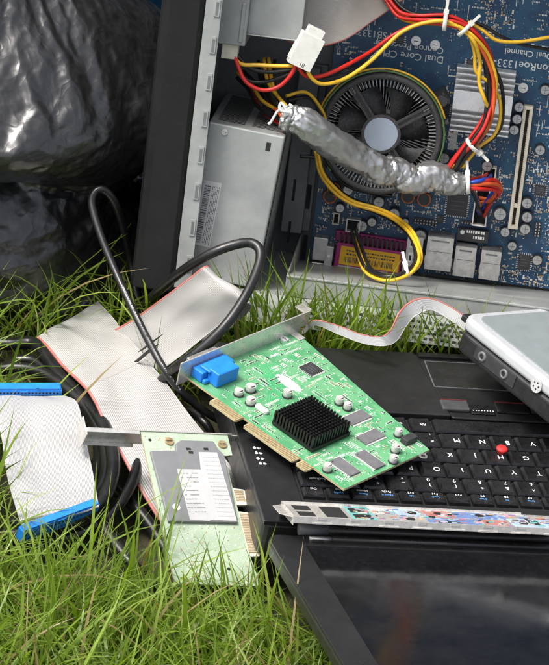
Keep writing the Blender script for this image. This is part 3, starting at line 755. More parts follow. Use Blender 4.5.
# pin headers
def pins(px, py, nx, ny, step=.22, hh=.8, name='pin_header'):
    p = cp(px, py, hh/2); keep(p.x-.1, p.x+nx*step, p.y-.1, p.y+ny*step); c = MB(); c.bb(p.x-step/2, p.x+(nx-.5)*step, p.y-step/2, p.y+(ny-.5)*step, Z, .35)
    for i in range(nx):
        for j in range(ny): c.bb(p.x+i*step-.03, p.x+i*step+.03, p.y+j*step-.03, p.y+j*step+.03, .35, hh, 1)
    c.build(name, ['chip', 'can'], board)
pins(415, 222, 8, 2); pins(496, 262, 2, 6); pins(440, 240, 5, 2); pins(535, 235, 2, 5); pins(462, 222, 9, 1)
# rear connectors
def port(x0, x1, y0, y1, h, name, label, m='tin', dark=True, mouth=2):
    keep(x0, x1, y0, y1); c = MB(); c.bb(x0, x1, y0, y1, Z, h)
    c.bb(x0+.12, x1-.12, y1, y1+.05, .4, h-.15, 1)
    c.bb(x0+.1, x0+.16, y0+.15, y1-.2, h, h+.02, 0); c.bb(x1-.16, x1-.1, y0+.15, y1-.2, h, h+.02, 0)
    c.bb((x0+x1)/2-.25, (x0+x1)/2+.25, y0+.2, y0+.6, h, h+.05, 0)
    c.bb(x0-.06, x0, y0+.3, y0+.9, .5, h*.8, 0); c.bb(x1, x1+.06, y0+.3, y0+.9, .5, h*.8, 0)
    c.bb(x0+.06, x1-.06, y0+(y1-y0)*.55, y0+(y1-y0)*.55+.05, h, h+.015, 1); c.bb(x0+.3, x1-.3, y1-.35, y1-.22, h, h+.02, 1)
    o = c.build(name, [m, 'steel_dark'], board, bev=.06); tag(o, label); return o
def from_px(x0, y0, x1, y1, n): a, b = cp(x0, y0, n), cp(x1, y1, n); return min(a.x, b.x), max(a.x, b.x), min(a.y, b.y), max(a.y, b.y)
x0, x1, y0, y1 = from_px(428, 236, 450, 272, 2.8); port(x0, x1, y0, y1, 2.8, 'network_port', 'tall silver metal port block')
x0, x1, y0, y1 = from_px(456, 246, 473, 278, 2.4); port(x0, x1, y0, y1, 2.4, 'port', 'silver metal port block')
x0, x1, y0, y1 = from_px(482, 250, 498, 281, 2.4); port(x0, x1, y0, y1, 2.4, 'port', 'silver metal port block')
x0, x1, y0, y1 = from_px(408, 236, 420, 268, 2.2); keep(x0, x1, y0, y1)
c = MB(); c.bb(x0, x1, y0, y1, Z, 2.2)
for k in range(2):
    for j in range(2):
        xx = x0+.2+k*(x1-x0-.7); yy = y0+.35+j*1.1; c.bb(xx, xx+.28, yy, yy+.7, 2.2, 2.26, 1); c.bb(xx+.05, xx+.23, yy+.1, yy+.5, 2.26, 2.27, 2)
c.build('stacked_port', ['tin', 'can', 'hole'], board, bev=.03)
# black relay-like block with pale marks
x0, x1, y0, y1 = from_px(458, 228, 482, 243, 1.2); x1 += .4; keep(x0, x1, y0, y1)
c = MB(); c.bb(x0, x1, y0, y1, Z, 1.2)
for k, w in ((.72, 1.35), (.34, .8)):
    r = random.Random(int(w*10)); x = x1-.3
    while x > x1-.3-w:
        d = r.uniform(.08, .16); c.bb(x-d, x, y0+k-.1, y0+k+.1, 1.2, 1.206, 1); x -= d+.06
c.cyl((x0+.35, y0+.62, 1.2), .16, .006, 14, 1)
c.build('black_module', ['cap_sleeve', 'sil_white'], board, bev=.05)
# pink printer port with its yellow label
a, b = cp(333, 268, 1.6), cp(392, 276, 1.6); keep(a.x-.8, b.x+1, 0, a.y+3)
PW = 4.9; T = Matrix.Translation((a.x, a.y-.4, 0)) @ Matrix.Rotation(R(-1.5), 4, 'Z')
pk = MB(); pk.bb(0, PW, 0, 2.35, Z, 1.6, 0, T); pk.bb(-.5, PW+.35, 0, .35, Z, 1.2, 0, T); pk.bb(-.2, PW+.6, 2.35, 3.1, Z, .9, 0, T)
port_p = pk.build('printer_port', 'pink', board, bev=.06); tag(port_p, 'magenta printer port with yellow barcode label')
yl = MB(); yl.bb(.35, PW-.15, .78, 2.15, 1.6, 1.62, 0, T); yl.bb(.3, PW-.9, .18, .7, 1.6, 1.62, 1, T)
barcode(yl, .7, PW-.6, .98, 1.4, 1.62, 2, T, 8)
for k in range(2):
    r = random.Random(k); x = .8
    while x < PW-.6: d = r.uniform(.06, .2); yl.bb(x, x+d, 1.55+k*.25, 1.66+k*.25, 1.62, 1.626, 2, T); x += d+.06
x = .5; r = random.Random(3)
while x < PW-1.2: d = r.uniform(.05, .2); yl.bb(x, x+d, .35, .52, 1.62, 1.626, 2, T); x += d+.07
yl.build('barcode_label', ['yellow_label', 'sticker', 'ink'], port_p)
pn = MB()
for k in range(14): pn.bb(.1+k*.35, .24+k*.35, 2.3, 3.0, .9, 1.5, 0, T)
pn.build('contact_pin', 'chip', port_p)
for x in (-.75, PW+.1):
    m = MB(); m.bb(x, x+.6, .5, 2.0, Z, 1.9, 0, T); m.cyl((x+.3, 1.3, 1.9), .15, .1, 10, 1, T); m.build('stud', ['tin', 'can'], port_p, bev=.04)
x0, x1, y0, y1 = from_px(318, 240, 332, 262, 1.8); m = MB(); m.bb(x0-.3, x0+.75, y0, y0+1.7, Z, 1.9); m.bb(x0-.3, x0+.75, y0-1.3, y0-.2, Z, 1.7); m.build('port', 'tin', board, bev=.05)
# the hundreds of tiny surface components
sm = MB(); r = random.Random(12)
kinds = [((.09, .05), 3), ((.16, .09), 3), ((.2, .12), 3)]
for _ in range(6500):
    x, y = r.uniform(BX0+.2, 20), r.uniform(BY0+.1, 19)
    dens = noise.noise(V((x*.45, y*.45, 2)))+(.35 if y < 6.5 else -.12)
    if dens < r.uniform(-.25, .35) or not free(x, y): continue
    (w, h_), _k = r.choice(kinds)
    if r.random() < .5: w, h_ = h_, w
    mi = r.choice((0, 0, 1, 1, 1, 2, 3)); z1 = Z+r.uniform(.03, .09)
    sm.bb(x-w/2, x+w/2, y-h_/2, y+h_/2, Z, z1, mi)
    if w > h_: sm.bb(x-w*.72, x-w/2, y-h_/2, y+h_/2, Z, z1-.01, 4); sm.bb(x+w/2, x+w*.72, y-h_/2, y+h_/2, Z, z1-.01, 4)
    else: sm.bb(x-w/2, x+w/2, y-h_*.72, y-h_/2, Z, z1-.01, 4); sm.bb(x-w/2, x+w/2, y+h_/2, y+h_*.72, Z, z1-.01, 4)
for _ in range(500):
    x, y = r.uniform(BX0+.2, 20), r.uniform(BY0+.1, 19)
    if not free(x, y): continue
    n = r.randint(3, 9); hor = r.random() < .5
    for k in range(n):
        xx, yy = (x+k*.11, y) if hor else (x, y+k*.11)
        if free(xx, yy): sm.bb(xx-.025, xx+.025, yy-.05, yy+.05, Z, Z+.012, 5)
o = sm.build('tiny_component', ['chip', 'smd_tan', 'sil_white', 'navy_ink', 'can', 'sil_white'], board); tag(o, 'hundreds of tiny surface mounted components', kind='stuff')

# wires ----------------------------------------------------------------
def wire(pts, m, r=.13, name='wire', res=7, parent=case):
    w = MB(); w.tube(P3(pts), r, 8, 0, res=res); return w.build(name, m, parent)
def bundle(path, specs, r=.13, spread=.3, seed=1, name='wire', parent=case, twist=.5):
    P = P3(path); rr = random.Random(seed)
    for i, m in enumerate(specs):
        a = 2*math.pi*i/len(specs)+rr.uniform(-.3, .3); pts = []
        for k, p in enumerate(P):
            t = (P[min(k+1, len(P)-1)]-P[max(k-1, 0)]).normalized(); s1 = t.cross(V((0, 0, 1))).normalized(); s2 = s1.cross(t)
            ang = a+twist*k+rr.uniform(-.25, .25); ra = spread*rr.uniform(.8, 1.15)
            pts.append(p+s1*math.cos(ang)*ra+s2*math.sin(ang)*ra)
        w = MB(); w.tube(pts, r, 8, 0, res=7); w.build(name, m, parent)
wire([(234, 52, 14), (238, 66, 14.2), (246, 82, 14.3), (262, 90, 14.3), (278, 87, 14.2), (290, 76, 14.2), (297, 62, 14.2)], 'wire_red', .14)
wire([(232, 54, 13.6), (241, 64, 13.7), (258, 65, 13.7), (278, 66, 13.8), (296, 66, 13.8)], 'wire_yellow', .14)
wire([(236, 54, 13.2), (250, 68, 13.2), (268, 72, 13.2), (290, 70, 13.4), (300, 64, 13.6)], 'wire_black', .14)
wire([(233, 55, 13), (245, 78, 13), (262, 82, 13), (284, 76, 13.4), (303, 66, 13.6)], 'wire_black', .14)
wire([(298, 60, 14), (300, 70, 14), (309, 77, 13.5), (325, 75, 13), (345, 66, 12), (370, 52, 10), (392, 36, 9), (412, 26, 9), (430, 23, 9), (445, 24, 9), (462, 29, 9), (478, 38, 8.5), (488, 54, 8), (493, 80, 7.6), (491, 105, 7.6), (485, 125, 8), (474, 142, 8), (455, 163, 7)], 'wire_red', .14)
wire([(308, 64, 14), (309, 74, 14), (318, 83, 13.6), (332, 83, 13), (350, 76, 12), (372, 60, 11), (388, 44, 10), (402, 32, 9.5), (420, 24, 9.3), (445, 21, 9.2), (462, 30, 9), (474, 42, 9), (480, 62, 8.2), (479, 82, 8), (484, 98, 8), (488, 110, 7.5), (485, 128, 7.5), (470, 150, 7)], 'wire_yellow', .14)
wire([(303, 62, 13.6), (306, 74, 13.4), (322, 79, 12.8), (345, 74, 11.6), (366, 62, 10.2), (380, 50, 9.8)], 'wire_black', .14)
UP = [(370, -30, 6), (390, 0, 7.4), (402, 14, 8), (420, 19, 8.6), (445, 20, 8.8), (462, 26, 8.8), (476, 38, 8.6), (486, 56, 8), (491, 80, 7.6), (490, 105, 7.4), (484, 124, 7.4), (472, 142, 7.4), (456, 162, 7.2), (448, 176, 7)]
bundle(UP, ['wire_red', 'wire_red', 'wire_black', 'wire_black', 'wire_orange', 'wire_yellow'], .13, .32, 4)
wire([(466, 26, 8.5), (474, 50, 8.3), (476, 72, 8), (488, 82, 7.6), (499, 98, 7), (500, 118, 6.6), (494, 135, 6.5), (478, 148, 6.8), (462, 168, 7)], 'wire_yellow', .13)
wire([(468, 22, 8.5), (482, 30, 8.3), (496, 40, 8), (515, 42, 7.5), (545, 38, 7), (585, 30, 6)], 'wire_yellow', .13)
wire([(466, 20, 8.3), (484, 26, 8), (500, 36, 7.8), (520, 44, 7), (550, 50, 6), (590, 60, 5)], 'wire_black', .13)
wire([(490, 60, 7), (501, 84, 6.4), (503, 110, 6), (499, 130, 6), (480, 150, 6.4)], 'wire_black', .14)
# zip ties
def tie(px, py, n, r=.52, ang=0, name='zip_tie', tilt=0, m='white_plastic'):
    p = V(cpl(px, py, n)); T = Matrix.Translation(p) @ Matrix.Rotation(R(ang), 4, 'Z') @ Matrix.Rotation(R(90+tilt), 4, 'Y')
    c = MB(); c.lathe([(r, -.14), (r+.05, -.14), (r+.05, .14), (r, .14), (r, -.14)], 24, 0, T); c.bb(-.2, .2, r, r+.3, -.18, .18, 0, T); c.bb(-.05, .05, r+.3, r+1.0, -.1, .1, 0, T)
    c.build(name, m, case)
tie(445, 22, 9, .6, 0); tie(464, 30, 8.8, .55, -40); tie(473, 145, 7.4, .6, -130, tilt=10)
# white power plug hanging in front of the cable
p = cp(304, 51, 14.6); T = Matrix.Translation((p.x, p.y, 13.6)) @ Matrix.Rotation(R(-20), 4, 'Z') @ Matrix.Rotation(R(12), 4, 'Y')
mo = MB(); mo.bb(-.85, .85, -1.2, 1.2, 0, .95, 0, T); mo.bb(-.6, .6, 1.2, 1.75, .1, .85, 0, T); mo.bb(-.95, -.85, -.9, .3, .2, .8, 0, T)
for k in range(4): mo.bb(-.68+k*.4, -.5+k*.4, -1.22, -1.18, .3, .6, 1, T)
mo.text('81', .42, T @ Matrix.Translation((.1, -.8, .955)) @ Matrix.Rotation(math.pi, 4, 'Z'), 1, 'CENTER')
mo.build('power_plug', ['white_plastic', 'hole'], case, bev=.1)
# dark wires behind, coming out of the power supply
for sd, ms in ((1, ['wire_black', 'wire_yellow', 'wire_red', 'wire_black']), (2, ['wire_black', 'wire_yellow', 'wire_black', 'wire_orange'])):
    bundle([(258+sd*6, 60, 8), (262+sd*4, 82, 9), (274, 98, 10), (284, 110, 11+sd), (292, 121, 13)], ms, .13, .38, sd)
bundle([(240, 74, 7), (252, 88, 8), (262, 104, 10), (276, 116, 12), (290, 122, 13.4)], ['wire_black', 'wire_yellow', 'wire_black', 'wire_red'], .13, .4, 9)
bundle([(318, 150, 7), (322, 172, 6), (335, 190, 5), (352, 202, 4.5), (376, 210, 4.6), (396, 220, 6), (412, 236, 8.5), (418, 258, 11.5), (408, 272, 13.6), (388, 278, 14.4), (368, 270, 12.5), (359, 250, 8), (354, 232, 2.2)], ['wire_yellow', 'wire_yellow', 'wire_black', 'wire_black'], .13, .2, 6, twist=.25)
tie(407, 271, 13.6, .4, 20, m='white_plastic')
wire([(300, 156, 5), (316, 158, 5), (330, 168, 5), (344, 184, 4), (366, 192, 3), (392, 196, 3)], 'wire_black', .14)
wire([(286, 96, 9), (305, 92, 8), (318, 104, 7), (326, 122, 6), (324, 146, 5.8)], 'wire_yellow', .12)
wire([(288, 100, 8), (310, 98, 7), (322, 118, 6.4), (322, 150, 5.6), (334, 172, 5)], 'wire_black', .14)
# wire looped round the fan
w = MB(); w.tube([V((FX+4.55*math.cos(R(a)), FY+4.55*math.sin(R(a)), 5.2+.1*math.sin(R(a*3)))) for a in range(-40, 235, 12)], .08, 6, 0, res=4); w.build('fan_wire', 'wire_green', cooler)
w = MB(); w.tube([V((FX+4.72*math.cos(R(a)), FY+4.72*math.sin(R(a)), 5.0)) for a in range(20, 205, 12)], .08, 6, 0, res=4); w.build('fan_wire', 'wire_yellow', cooler)
# taped trunk cable
TPATH = P3([(281, 117, 14.6), (292, 120, 14.6), (306, 126, 14.2), (330, 141, 12.8), (356, 156, 11.2), (376, 167, 10), (394, 172, 9.2), (412, 178, 8.6), (432, 178, 8), (450, 182, 7.6), (467, 185, 7.2)])
TRAD = [.75, .95, 1.05, 1.02, 1.0, 1.03, .97, .92, 1.02, .85, .58]
def sleeve():
    t = MB(); t.tube(TPATH, TRAD, 44, 0, res=12, flat=.85, wob=.10, caps=False)
    c = MB(); c.tube(TPATH, [r*.80 for r in TRAD], 44, 0, res=12, flat=.85, wob=.08, caps=False)
    n = len(t.v)
    out = crumple(t, c.v, list(range(44*2))+list(range(n-88, n)), 1., -.2, 22, .05, 0, .02); t.v = [tuple(p) for p in out]
    for k0 in (0, n-44): t.f.append(tuple(range(k0, k0+44))); t.m.append(0); t.sm.append(False)
    return t
tp = sleeve()
tpo = tp.build('taped_cable', 'duct_tape', case); tag(tpo, 'thick cable wrapped in crumpled silver tape')
st = MB()
st.tube(P3([(286, 108, 16), (281, 103, 16), (280, 110, 16.2), (289, 113, 16), (283, 116, 15.8)]), .1, 6, res=6)
st.tube(P3([(283, 108, 16), (277, 112, 16), (271, 122, 15.9), (268, 124, 15.9)]), .1, 6, res=6)
st.tube(P3([(285, 110, 16), (292, 107, 16), (289, 104, 16)]), .1, 6, res=6)
st.build('string', 'sil_white', tpo)
tie(468, 184, 7.2, .68, 10, tilt=0)
for i, (m, dx, dy) in enumerate((('wire_orange', 0, 0), ('wire_red', 2, 3), ('wire_orange', -1, 5), ('wire_red', 3, -3), ('wire_black', 1, 6), ('wire_orange', 4, 1), ('wire_blue', -2, -4), ('wire_red', 2, 7))):
    wire([(462, 185+dy*.3, 7.2), (478, 184+dy*.7, 6.8+i*.06), (491+dx, 183+dy, 6), (497+dx, 190+dy*.6, 5), (490+dx*.5, 199+dy*.4, 4), (481+(i % 2)*5-2, 198+i*2.6, 1.3)], m, .15)
for i, m in enumerate(('wire_black', 'wire_yellow', 'wire_blue', 'wire_black')):
    wire([(467, 182, 7), (474, 192+i, 5.6), (478, 200+i*2, 4), (480+(i % 2)*4-2, 206+i*3, 1.2)], m, .13)
wire([(468, 180, 7.2), (476, 178, 6), (484, 176, 4), (487, 174, 1.5)], 'wire_red', .12); wire([(469, 181, 7), (478, 182, 6), (487, 180, 4), (491, 175, 1.5)], 'wire_blue', .12)
foot([MC @ V(q) for q in ((-11.0, -2.3, 17.9), (-11.0, -2.4, 0), (28, -2.4, 0), (28, -1.6, 17.9))], .3, 100, 100.4)
foot([MC @ V(q) for q in ((-11.0, 12, 3), (-11.0, -2, 10), (28, -2, 10), (28, 12, 3))], 0, 60)
#foot([MC @ V((-3.6, -1.45, 18)), MC @ V((25, -1.45, 18)), MC @ (Matrix.Translation((0, -1.45, 18)) @ Matrix.Rotation(R(-36), 4, 'X') @ V((25, -5.5, 0))), MC @ (Matrix.Translation((0, -1.45, 18)) @ Matrix.Rotation(R(-36), 4, 'X') @ V((-3.6, -5.5, 0)))])
# ================================================================== laptop
lap = thing('laptop', 'open black laptop lying on the grass with a red pointing stick', 'laptop', ML)
LW, LD, TH = 31.0, 19.9, 2.7
UP = Matrix.Rotation(math.pi, 4, 'Z')
def rrect(x0, x1, y0, y1, r, n=4):
    return [(cx+r*math.cos(a), cy+r*math.sin(a)) for cx, cy, a0 in ((x1-r, y1-r, 0), (x0+r, y1-r, 90), (x0+r, y0+r, 180), (x1-r, y0+r, 270)) for a in [R(a0+90*k/n) for k in range(n+1)]]
b = MB(); b.prism(rrect(0, LW, 0, LD, .7), -TH, -.35)
b.build('base', 'black_plastic', lap, bev=.12)
KX0, KX1, KY0, KY1 = 3.0, 29.0, 2.45, 12.35
d = MB()
d.bb(.03, KX0, .03, LD-.5, -.35, .0); d.bb(KX1, LW-.03, .03, LD-.5, -.35, .0); d.bb(KX0, KX1, .03, KY0, -.35, -.02)
d.build('deck', 'palm', lap, bev=.06)
# palm rest with its raised centre pad
tl, tr, bl_, br = lp(418, 362), lp(509, 367), lp(427, 389), lp(518, 395)
pm = MB(); pm.prism([(KX0, KY1+.05), (tl.x+.75, KY1+.05), (tl.x-.15, LD-.62), (tl.x-.25, LD-.1), (.55, LD-.1), (.1, LD-.6), (.06, KY1+.05)], -.35, .30)
pm.build('palm_rest', 'palm', lap, bev=.1, seg=3)
px1 = tl.x+7.9
pc = MB(); pc.prism([(tl.x+.85, KY1+.05), (px1+.6, KY1+.05), (px1-.1, LD-.1), (tl.x-.15, LD-.1), (tl.x-.05, LD-.62)], -.35, .13)
pc.build('pad_surround', 'palm', lap, bev=.05)
pr = MB(); pr.prism([(px1+.7, KY1+.05), (LW-.06, KY1+.05), (LW-.1, LD-.6), (LW-.5, LD-.1), (px1, LD-.1)], -.35, .30)
pr.build('palm_rest', 'palm', lap, bev=.1)
tpd = MB(); ty0, ty1 = bl_.y+.1, tl.y-.15; tpd.bb(tl.x+.45, tl.x+6.9, ty0, ty1, .12, .19); tpd.build('touchpad', 'black_plastic', lap, bev=.04)
rm = MB(); xa_, xb_ = tl.x+.38, tl.x+6.97
for q_ in ((xa_, xb_, ty0-.07, ty0-.02), (xa_, xb_, ty1+.02, ty1+.07), (xa_, xa_+.05, ty0-.02, ty1+.02), (xb_-.05, xb_, ty0-.02, ty1+.02)): rm.bb(*q_, .12, .2)
rm.build('touchpad_rim', 'chip_grey', lap)
cr = MB(); cr.bb(tl.x+.05, tl.x+7.3, LD-.62, LD-.12, .13, .34); cr.bb(tl.x+3.4, tl.x+3.45, LD-.62, LD-.12, .335, .345, 1); cr.build('latch_bar', ['palm', 'hole'], lap, bev=.05)
# buttons of the pointing stick
def btn(px0, px1, py, name, m='key', h=.42, hy=.55):
    a, b2 = lp(px0, py, .3), lp(px1, py, .3); c = MB(); c.bb(a.x, b2.x, a.y-hy, a.y+hy, .12, h); return c.build(name, m, lap, bev=.12, seg=3), a, b2
o1, a1, b1 = btn(441, 468, 405, 'pointer_button', M['rubber_grey']); 
o2, a2, b2 = btn(470, 494, 408, 'pointer_button', 'key', .26)
o3, a3, b3 = btn(495.5, 528, 407, 'pointer_button', 'key', .34)
o4, a4, b4 = btn(530, 556, 408, 'pointer_button', 'key', .34)
s = MB(); s.bb(a1.x+.05, b1.x-.05, a1.y+.50, a1.y+.53, .36, .44); s.bb(a3.x+.05, b4.x, a3.y+.52, a3.y+.55, .3, .36); s.build('red_line', mat('dull_red', (.22, .03, .03), .5), lap)
s = MB()
for k in range(8): s.cyl((a2.x+.2+k*.2, a2.y-.2, .26), .045, .012, 8)
s.build('button_dot', 'white_ink', lap)
led = MB(); led.bb(tl.x+.9, tl.x+8.6, KY1-.02, KY1+.35, .0, .16); led.build('ledge', 'palm', lap, bev=.08)
w = MB(); w.bb(KX0, KX1, KY0, KY1, -.35, -.22); w.build('keyboard_well', 'hole', lap)
# keys ---------------------------------------------------------------
kmesh = {}
def key(xc, yc, w, h, legends=(), blue=None):
    c = MB(); g = .07; x0, x1, y0, y1 = -w/2+g, w/2-g, -h/2+g, h/2-g; zb, zt = -.2, .2
    def ring(i, z): return [(x0+i, y0+i, z), (x1-i, y0+i, z), (x1-i, y1-i, z), (x0+i, y1-i, z)]
    nx, ny = 6, 4; t = .17
    vs = ring(0, zb)+ring(.02, 0)
    c.add(vs, [(0, 1, 5, 4), (1, 2, 6, 5), (2, 3, 7, 6), (3, 0, 4, 7)], 0, False)
    # dished top
    X0, X1, Y0, Y1 = x0+t, x1-t, y0+t*.75, y1-t*.95; vs = []
    for j in range(ny+1):
        for i in range(nx+1):
            u, v2 = i/nx, j/ny; vs.append((X0+(X1-X0)*u, Y0+(Y1-Y0)*v2, zt-.055*math.sin(u*math.pi)))
    fs = [(j*(nx+1)+i, j*(nx+1)+i+1, (j+1)*(nx+1)+i+1, (j+1)*(nx+1)+i) for j in range(ny) for i in range(nx)]
    c.add(vs, fs, 0, True)
    q = ring(.02, 0)
    def skirt(pts, e0, e1):
        c.add([e0, e1]+pts, [tuple([0, 1]+list(range(len(pts)+1, 1, -1)))], 0, False)
    skirt([vs[i] for i in range(nx+1)], q[0], q[1]); skirt([vs[j*(nx+1)+nx] for j in range(ny+1)], q[1], q[2])
    skirt([vs[ny*(nx+1)+nx-i] for i in range(nx+1)], q[2], q[3]); skirt([vs[(ny-j)*(nx+1)] for j in range(ny+1)], q[3], q[0])
    for txt, size, dx, dy, mi in legends:      # dx,dy as read by a typist: right, up
        T = Matrix.Translation((-dx, -dy, zt-.03)) @ UP
        c.text(txt, size, T, mi, 'CENTER', .008)
    return c.build('key', ['key', 'white_ink', 'blue_ink'], lap, Matrix.Translation((xc, yc, 0)), bev=.025, seg=1)
P_ = 1.78; KH = 1.68
def letter(s): return [(s, .62, -.28, -.12, 1)]
def duo(a, b): return [(a, .46, -.3, .12, 1), (b, .46, -.3, -.48, 1)]
yM, yK, yI, yN, yF, yS = 9.75, 8.07, 6.39, 4.71, 3.3, 11.45
for i, ch in enumerate('MNBVCXZ'): key(14.87+i*P_, yM, P_, KH, letter(ch))
for i, (u, l) in enumerate((('<', ','), ('>', '.'), ('?', '/'))): key(13.09-i*P_, yM, P_, KH, duo(u, l))
key(6.02, yM, 5.1, KH, [('Shift', .36, 1.5, 0, 1)])
key(14.87+6.95*P_+.55, yM, 1.75, KH, [('Shift', .34, 0, 0, 1)])
for i, ch in enumerate('KJHGFDSA'): key(13.97+i*P_, yK, P_, KH, letter(ch))
key(12.19, yK, P_, KH, letter('L')); key(10.41, yK, P_, KH, duo(':', ';')); key(8.63, yK, P_, KH, duo('"', "'"))
key(5.42, yK, 4.5, KH, [('Enter', .36, 1.2, 0, 1)]); key(28.35, yK, 1.3, KH)
for i, ch in enumerate('IUYTREWQ'): key(14.45+i*P_, yI, P_, KH, letter(ch))
key(12.67, yI, P_, KH, letter('O')); key(10.89, yI, P_, KH, letter('P')); key(9.11, yI, P_, KH, duo('{', '[')); key(7.33, yI, P_, KH, duo('}', ']')); key(4.8, yI, 3.2, KH, duo('|', '\\'))
for i, (u, l) in enumerate((('(', '9'), ('*', '8'), ('&', '7'), ('^', '6'), ('%', '5'), ('$', '4'), ('#', '3'), ('@', '2'), ('!', '1'))): key(13.55+i*P_, yN, P_, KH, duo(u, l))
for i, (u, l) in enumerate(((')', '0'), ('_', '-'), ('+', '='))): key(11.77-i*P_, yN, P_, KH, duo(u, l))
key(5.25, yN, 4.2, KH, [('Backspace', .32, .9, 0, 1)])
fl = ['Del', 'Ins', 'Home', 'PrtSc', 'F12', 'F11', 'F10', 'F9', 'F8', 'F7', 'F6', 'F5', 'F4', 'F3', 'F2', 'F1']
bl2 = [None, 'SysRq', 'Pause', 'NumLk', 'zzz', 'Lock', None, 'Disp', 'Fit', 'Disp', None, 'Radio', 'Zz', 'Bat', 'Lock', None]
for i, t in enumerate(fl):
    L = [(t, .30, 0, -.30, 1)]
    if bl2[i]: L.append((bl2[i], .26, 0, .06, 2))
    key(3.95+i*1.64, yF, 1.62, 1.12, L)
sx = lp(432, 424).x
key(sx+4.6, yS, 9.2, 1.6); key(sx-.85, yS, P_*.92, 1.6, [('Alt', .36, -.1, 0, 1)]); 
for i, t in enumerate(('Ctrl', 'PgDn', 'PgUp', 'End', 'Home')): key(sx-.85-P_*.95*(i+1), yS, P_*.92, 1.6, [(t, .3, -.1, 0, 1)])
for i, t in enumerate(('Alt', 'Fn', 'Ctrl')): key(sx+9.2+.9+i*1.7, yS, 1.65, 1.6, [(t, .34, -.1, 0, 1)])
p = lp(502, 448.5, .5)
ps_ = MB(); ps_.lathe([(.0, .62), (.16, .62), (.33, .58), (.40, .50), (.40, .42), (.3, .36), (.22, .1), (.2, -.1)], 24, 0, TR(p.x, p.y, 0)); ps_.build('pointing_stick', 'red_rubber', lap)
# status symbols on the left margin
ic = MB()
for (px, py) in ((254.5, 448), (256.5, 453), (258, 458.5), (260.5, 463.5)):
    for dx in (0, 4.2):
        q = lp(px+dx, py+dx*.06, 0)
        if dx == 0: ic.cyl((q.x, q.y, 0), .11, .006, 10); ic.prism([(q.x-.1, q.y), (q.x+.1, q.y), (q.x, q.y+.2)], 0, .007)
        else: ic.bb(q.x-.08, q.x-.03, q.y-.1, q.y+.1, 0, .006); ic.bb(q.x+.0, q.x+.05, q.y-.1, q.y+.1, 0, .006); ic.bb(q.x+.08, q.x+.12, q.y-.06, q.y+.06, 0, .006)
ic.build('status_symbol', 'white_ink', lap)
# strip of speaker holes at the back of the deck
h = MB()
for i in range(60):
    for j in range(3): h.cyl((16.5+i*.2+(j % 2)*.1, .9+j*.2, -.02), .06, .005, 6)
h.build('speaker_hole', 'hole', lap)
# hinge and lid -----------------------------------------------------
hg = MB()
for x0, x1, m in ((2.2, 4.1, 1), (4.1, 26.9, 0), (26.9, 28.8, 1)):
    hg.lathe([(.0, x0), (.38, x0), (.38, x1), (.0, x1)], 20, m, Matrix.Translation((0, -.55, -.12)) @ Matrix.Rotation(R(90), 4, 'Y'))
hg.bb(4.1, 26.9, -.35, .1, -.6, -.25, 0)
hg.build('hinge', ['black_plastic', 'chip_grey'], lap)
TL = Matrix.Translation((0, -.95, -.35)) @ Matrix.Rotation(R(-14.5), 4, 'X')
LL = 27.5
ld = MB(); ld.prism(rrect(0, LW, -LL, -.05, .9), -.95, -.1); lid = ld.build('lid', 'black_plastic', lap, TL, bev=.15)
bz = MB(); BZ = .75
out = rrect(.05, LW-.05, -LL+.05, -.1, .85, 6); inn = rrect(2.2, LW-2.2, -LL+2.6, -1.6, .25, 6)
n = len(out); vs = [(x, y, -.1) for x, y in out]+[(x, y, .06) for x, y in out]+[(x, y, .06) for x, y in inn]+[(x, y, -.04) for x, y in inn]
bz.add(vs, [(k*n+i, k*n+(i+1) % n, (k+1)*n+(i+1) % n, (k+1)*n+i) for k in range(3) for i in range(n)], 0, False)
bz.build('bezel', 'palm', lid, bev=.03)
hb2 = MB()
for xa_, xb_, m in ((2.7, 4.2, 1), (4.2, 26.8, 0), (26.8, 28.3, 1)): hb2.lathe([(.0, xa_), (.27 if m == 0 else .17, xa_), (.27 if m == 0 else .17, xb_), (.0, xb_)], 18, m, Matrix.Translation((0, -.62, .1)) @ Matrix.Rotation(R(90), 4, 'Y'))
hb2.build('hinge_bar', ['key', 'tin'], lid)
gl = MB(); gl.bb(2.1, LW-2.1, -LL+2.5, -1.5, -.09, -.035); gl.build('screen', 'glass_lcd', lid)
g2 = MB()
for i in range(54):
    for j in range(3): g2.cyl((10.5+i*.2+(j % 2)*.1, -LL+1.9-j*.2, .06), .055, .006, 6)
g2.build('speaker_hole', 'hole', lid)
for x in (3.2, 12.5, 20, 28):
    rb = MB(); rb.bb(x-.4, x+.4, -1.1, -.85, .06, .12); rb.build('rubber_bumper', 'black_plastic', lid, bev=.03)
foot([ML @ V(q) for q in ((0, 0, 0), (LW, 0, 0), (LW, LD, 0), (0, LD, 0))], -.1, .4)
foot([ML @ TL @ V(q) for q in ((0, 0, 0), (LW, 0, 0), (LW, -LL, 0), (0, -LL, 0))], -.1, .4, 3.2)
foot([ML @ V(q) for q in ((0, 1, 1), (LW, 1, 1), (LW, -3.2, 1), (0, -3.2, 1))], 0, 1)

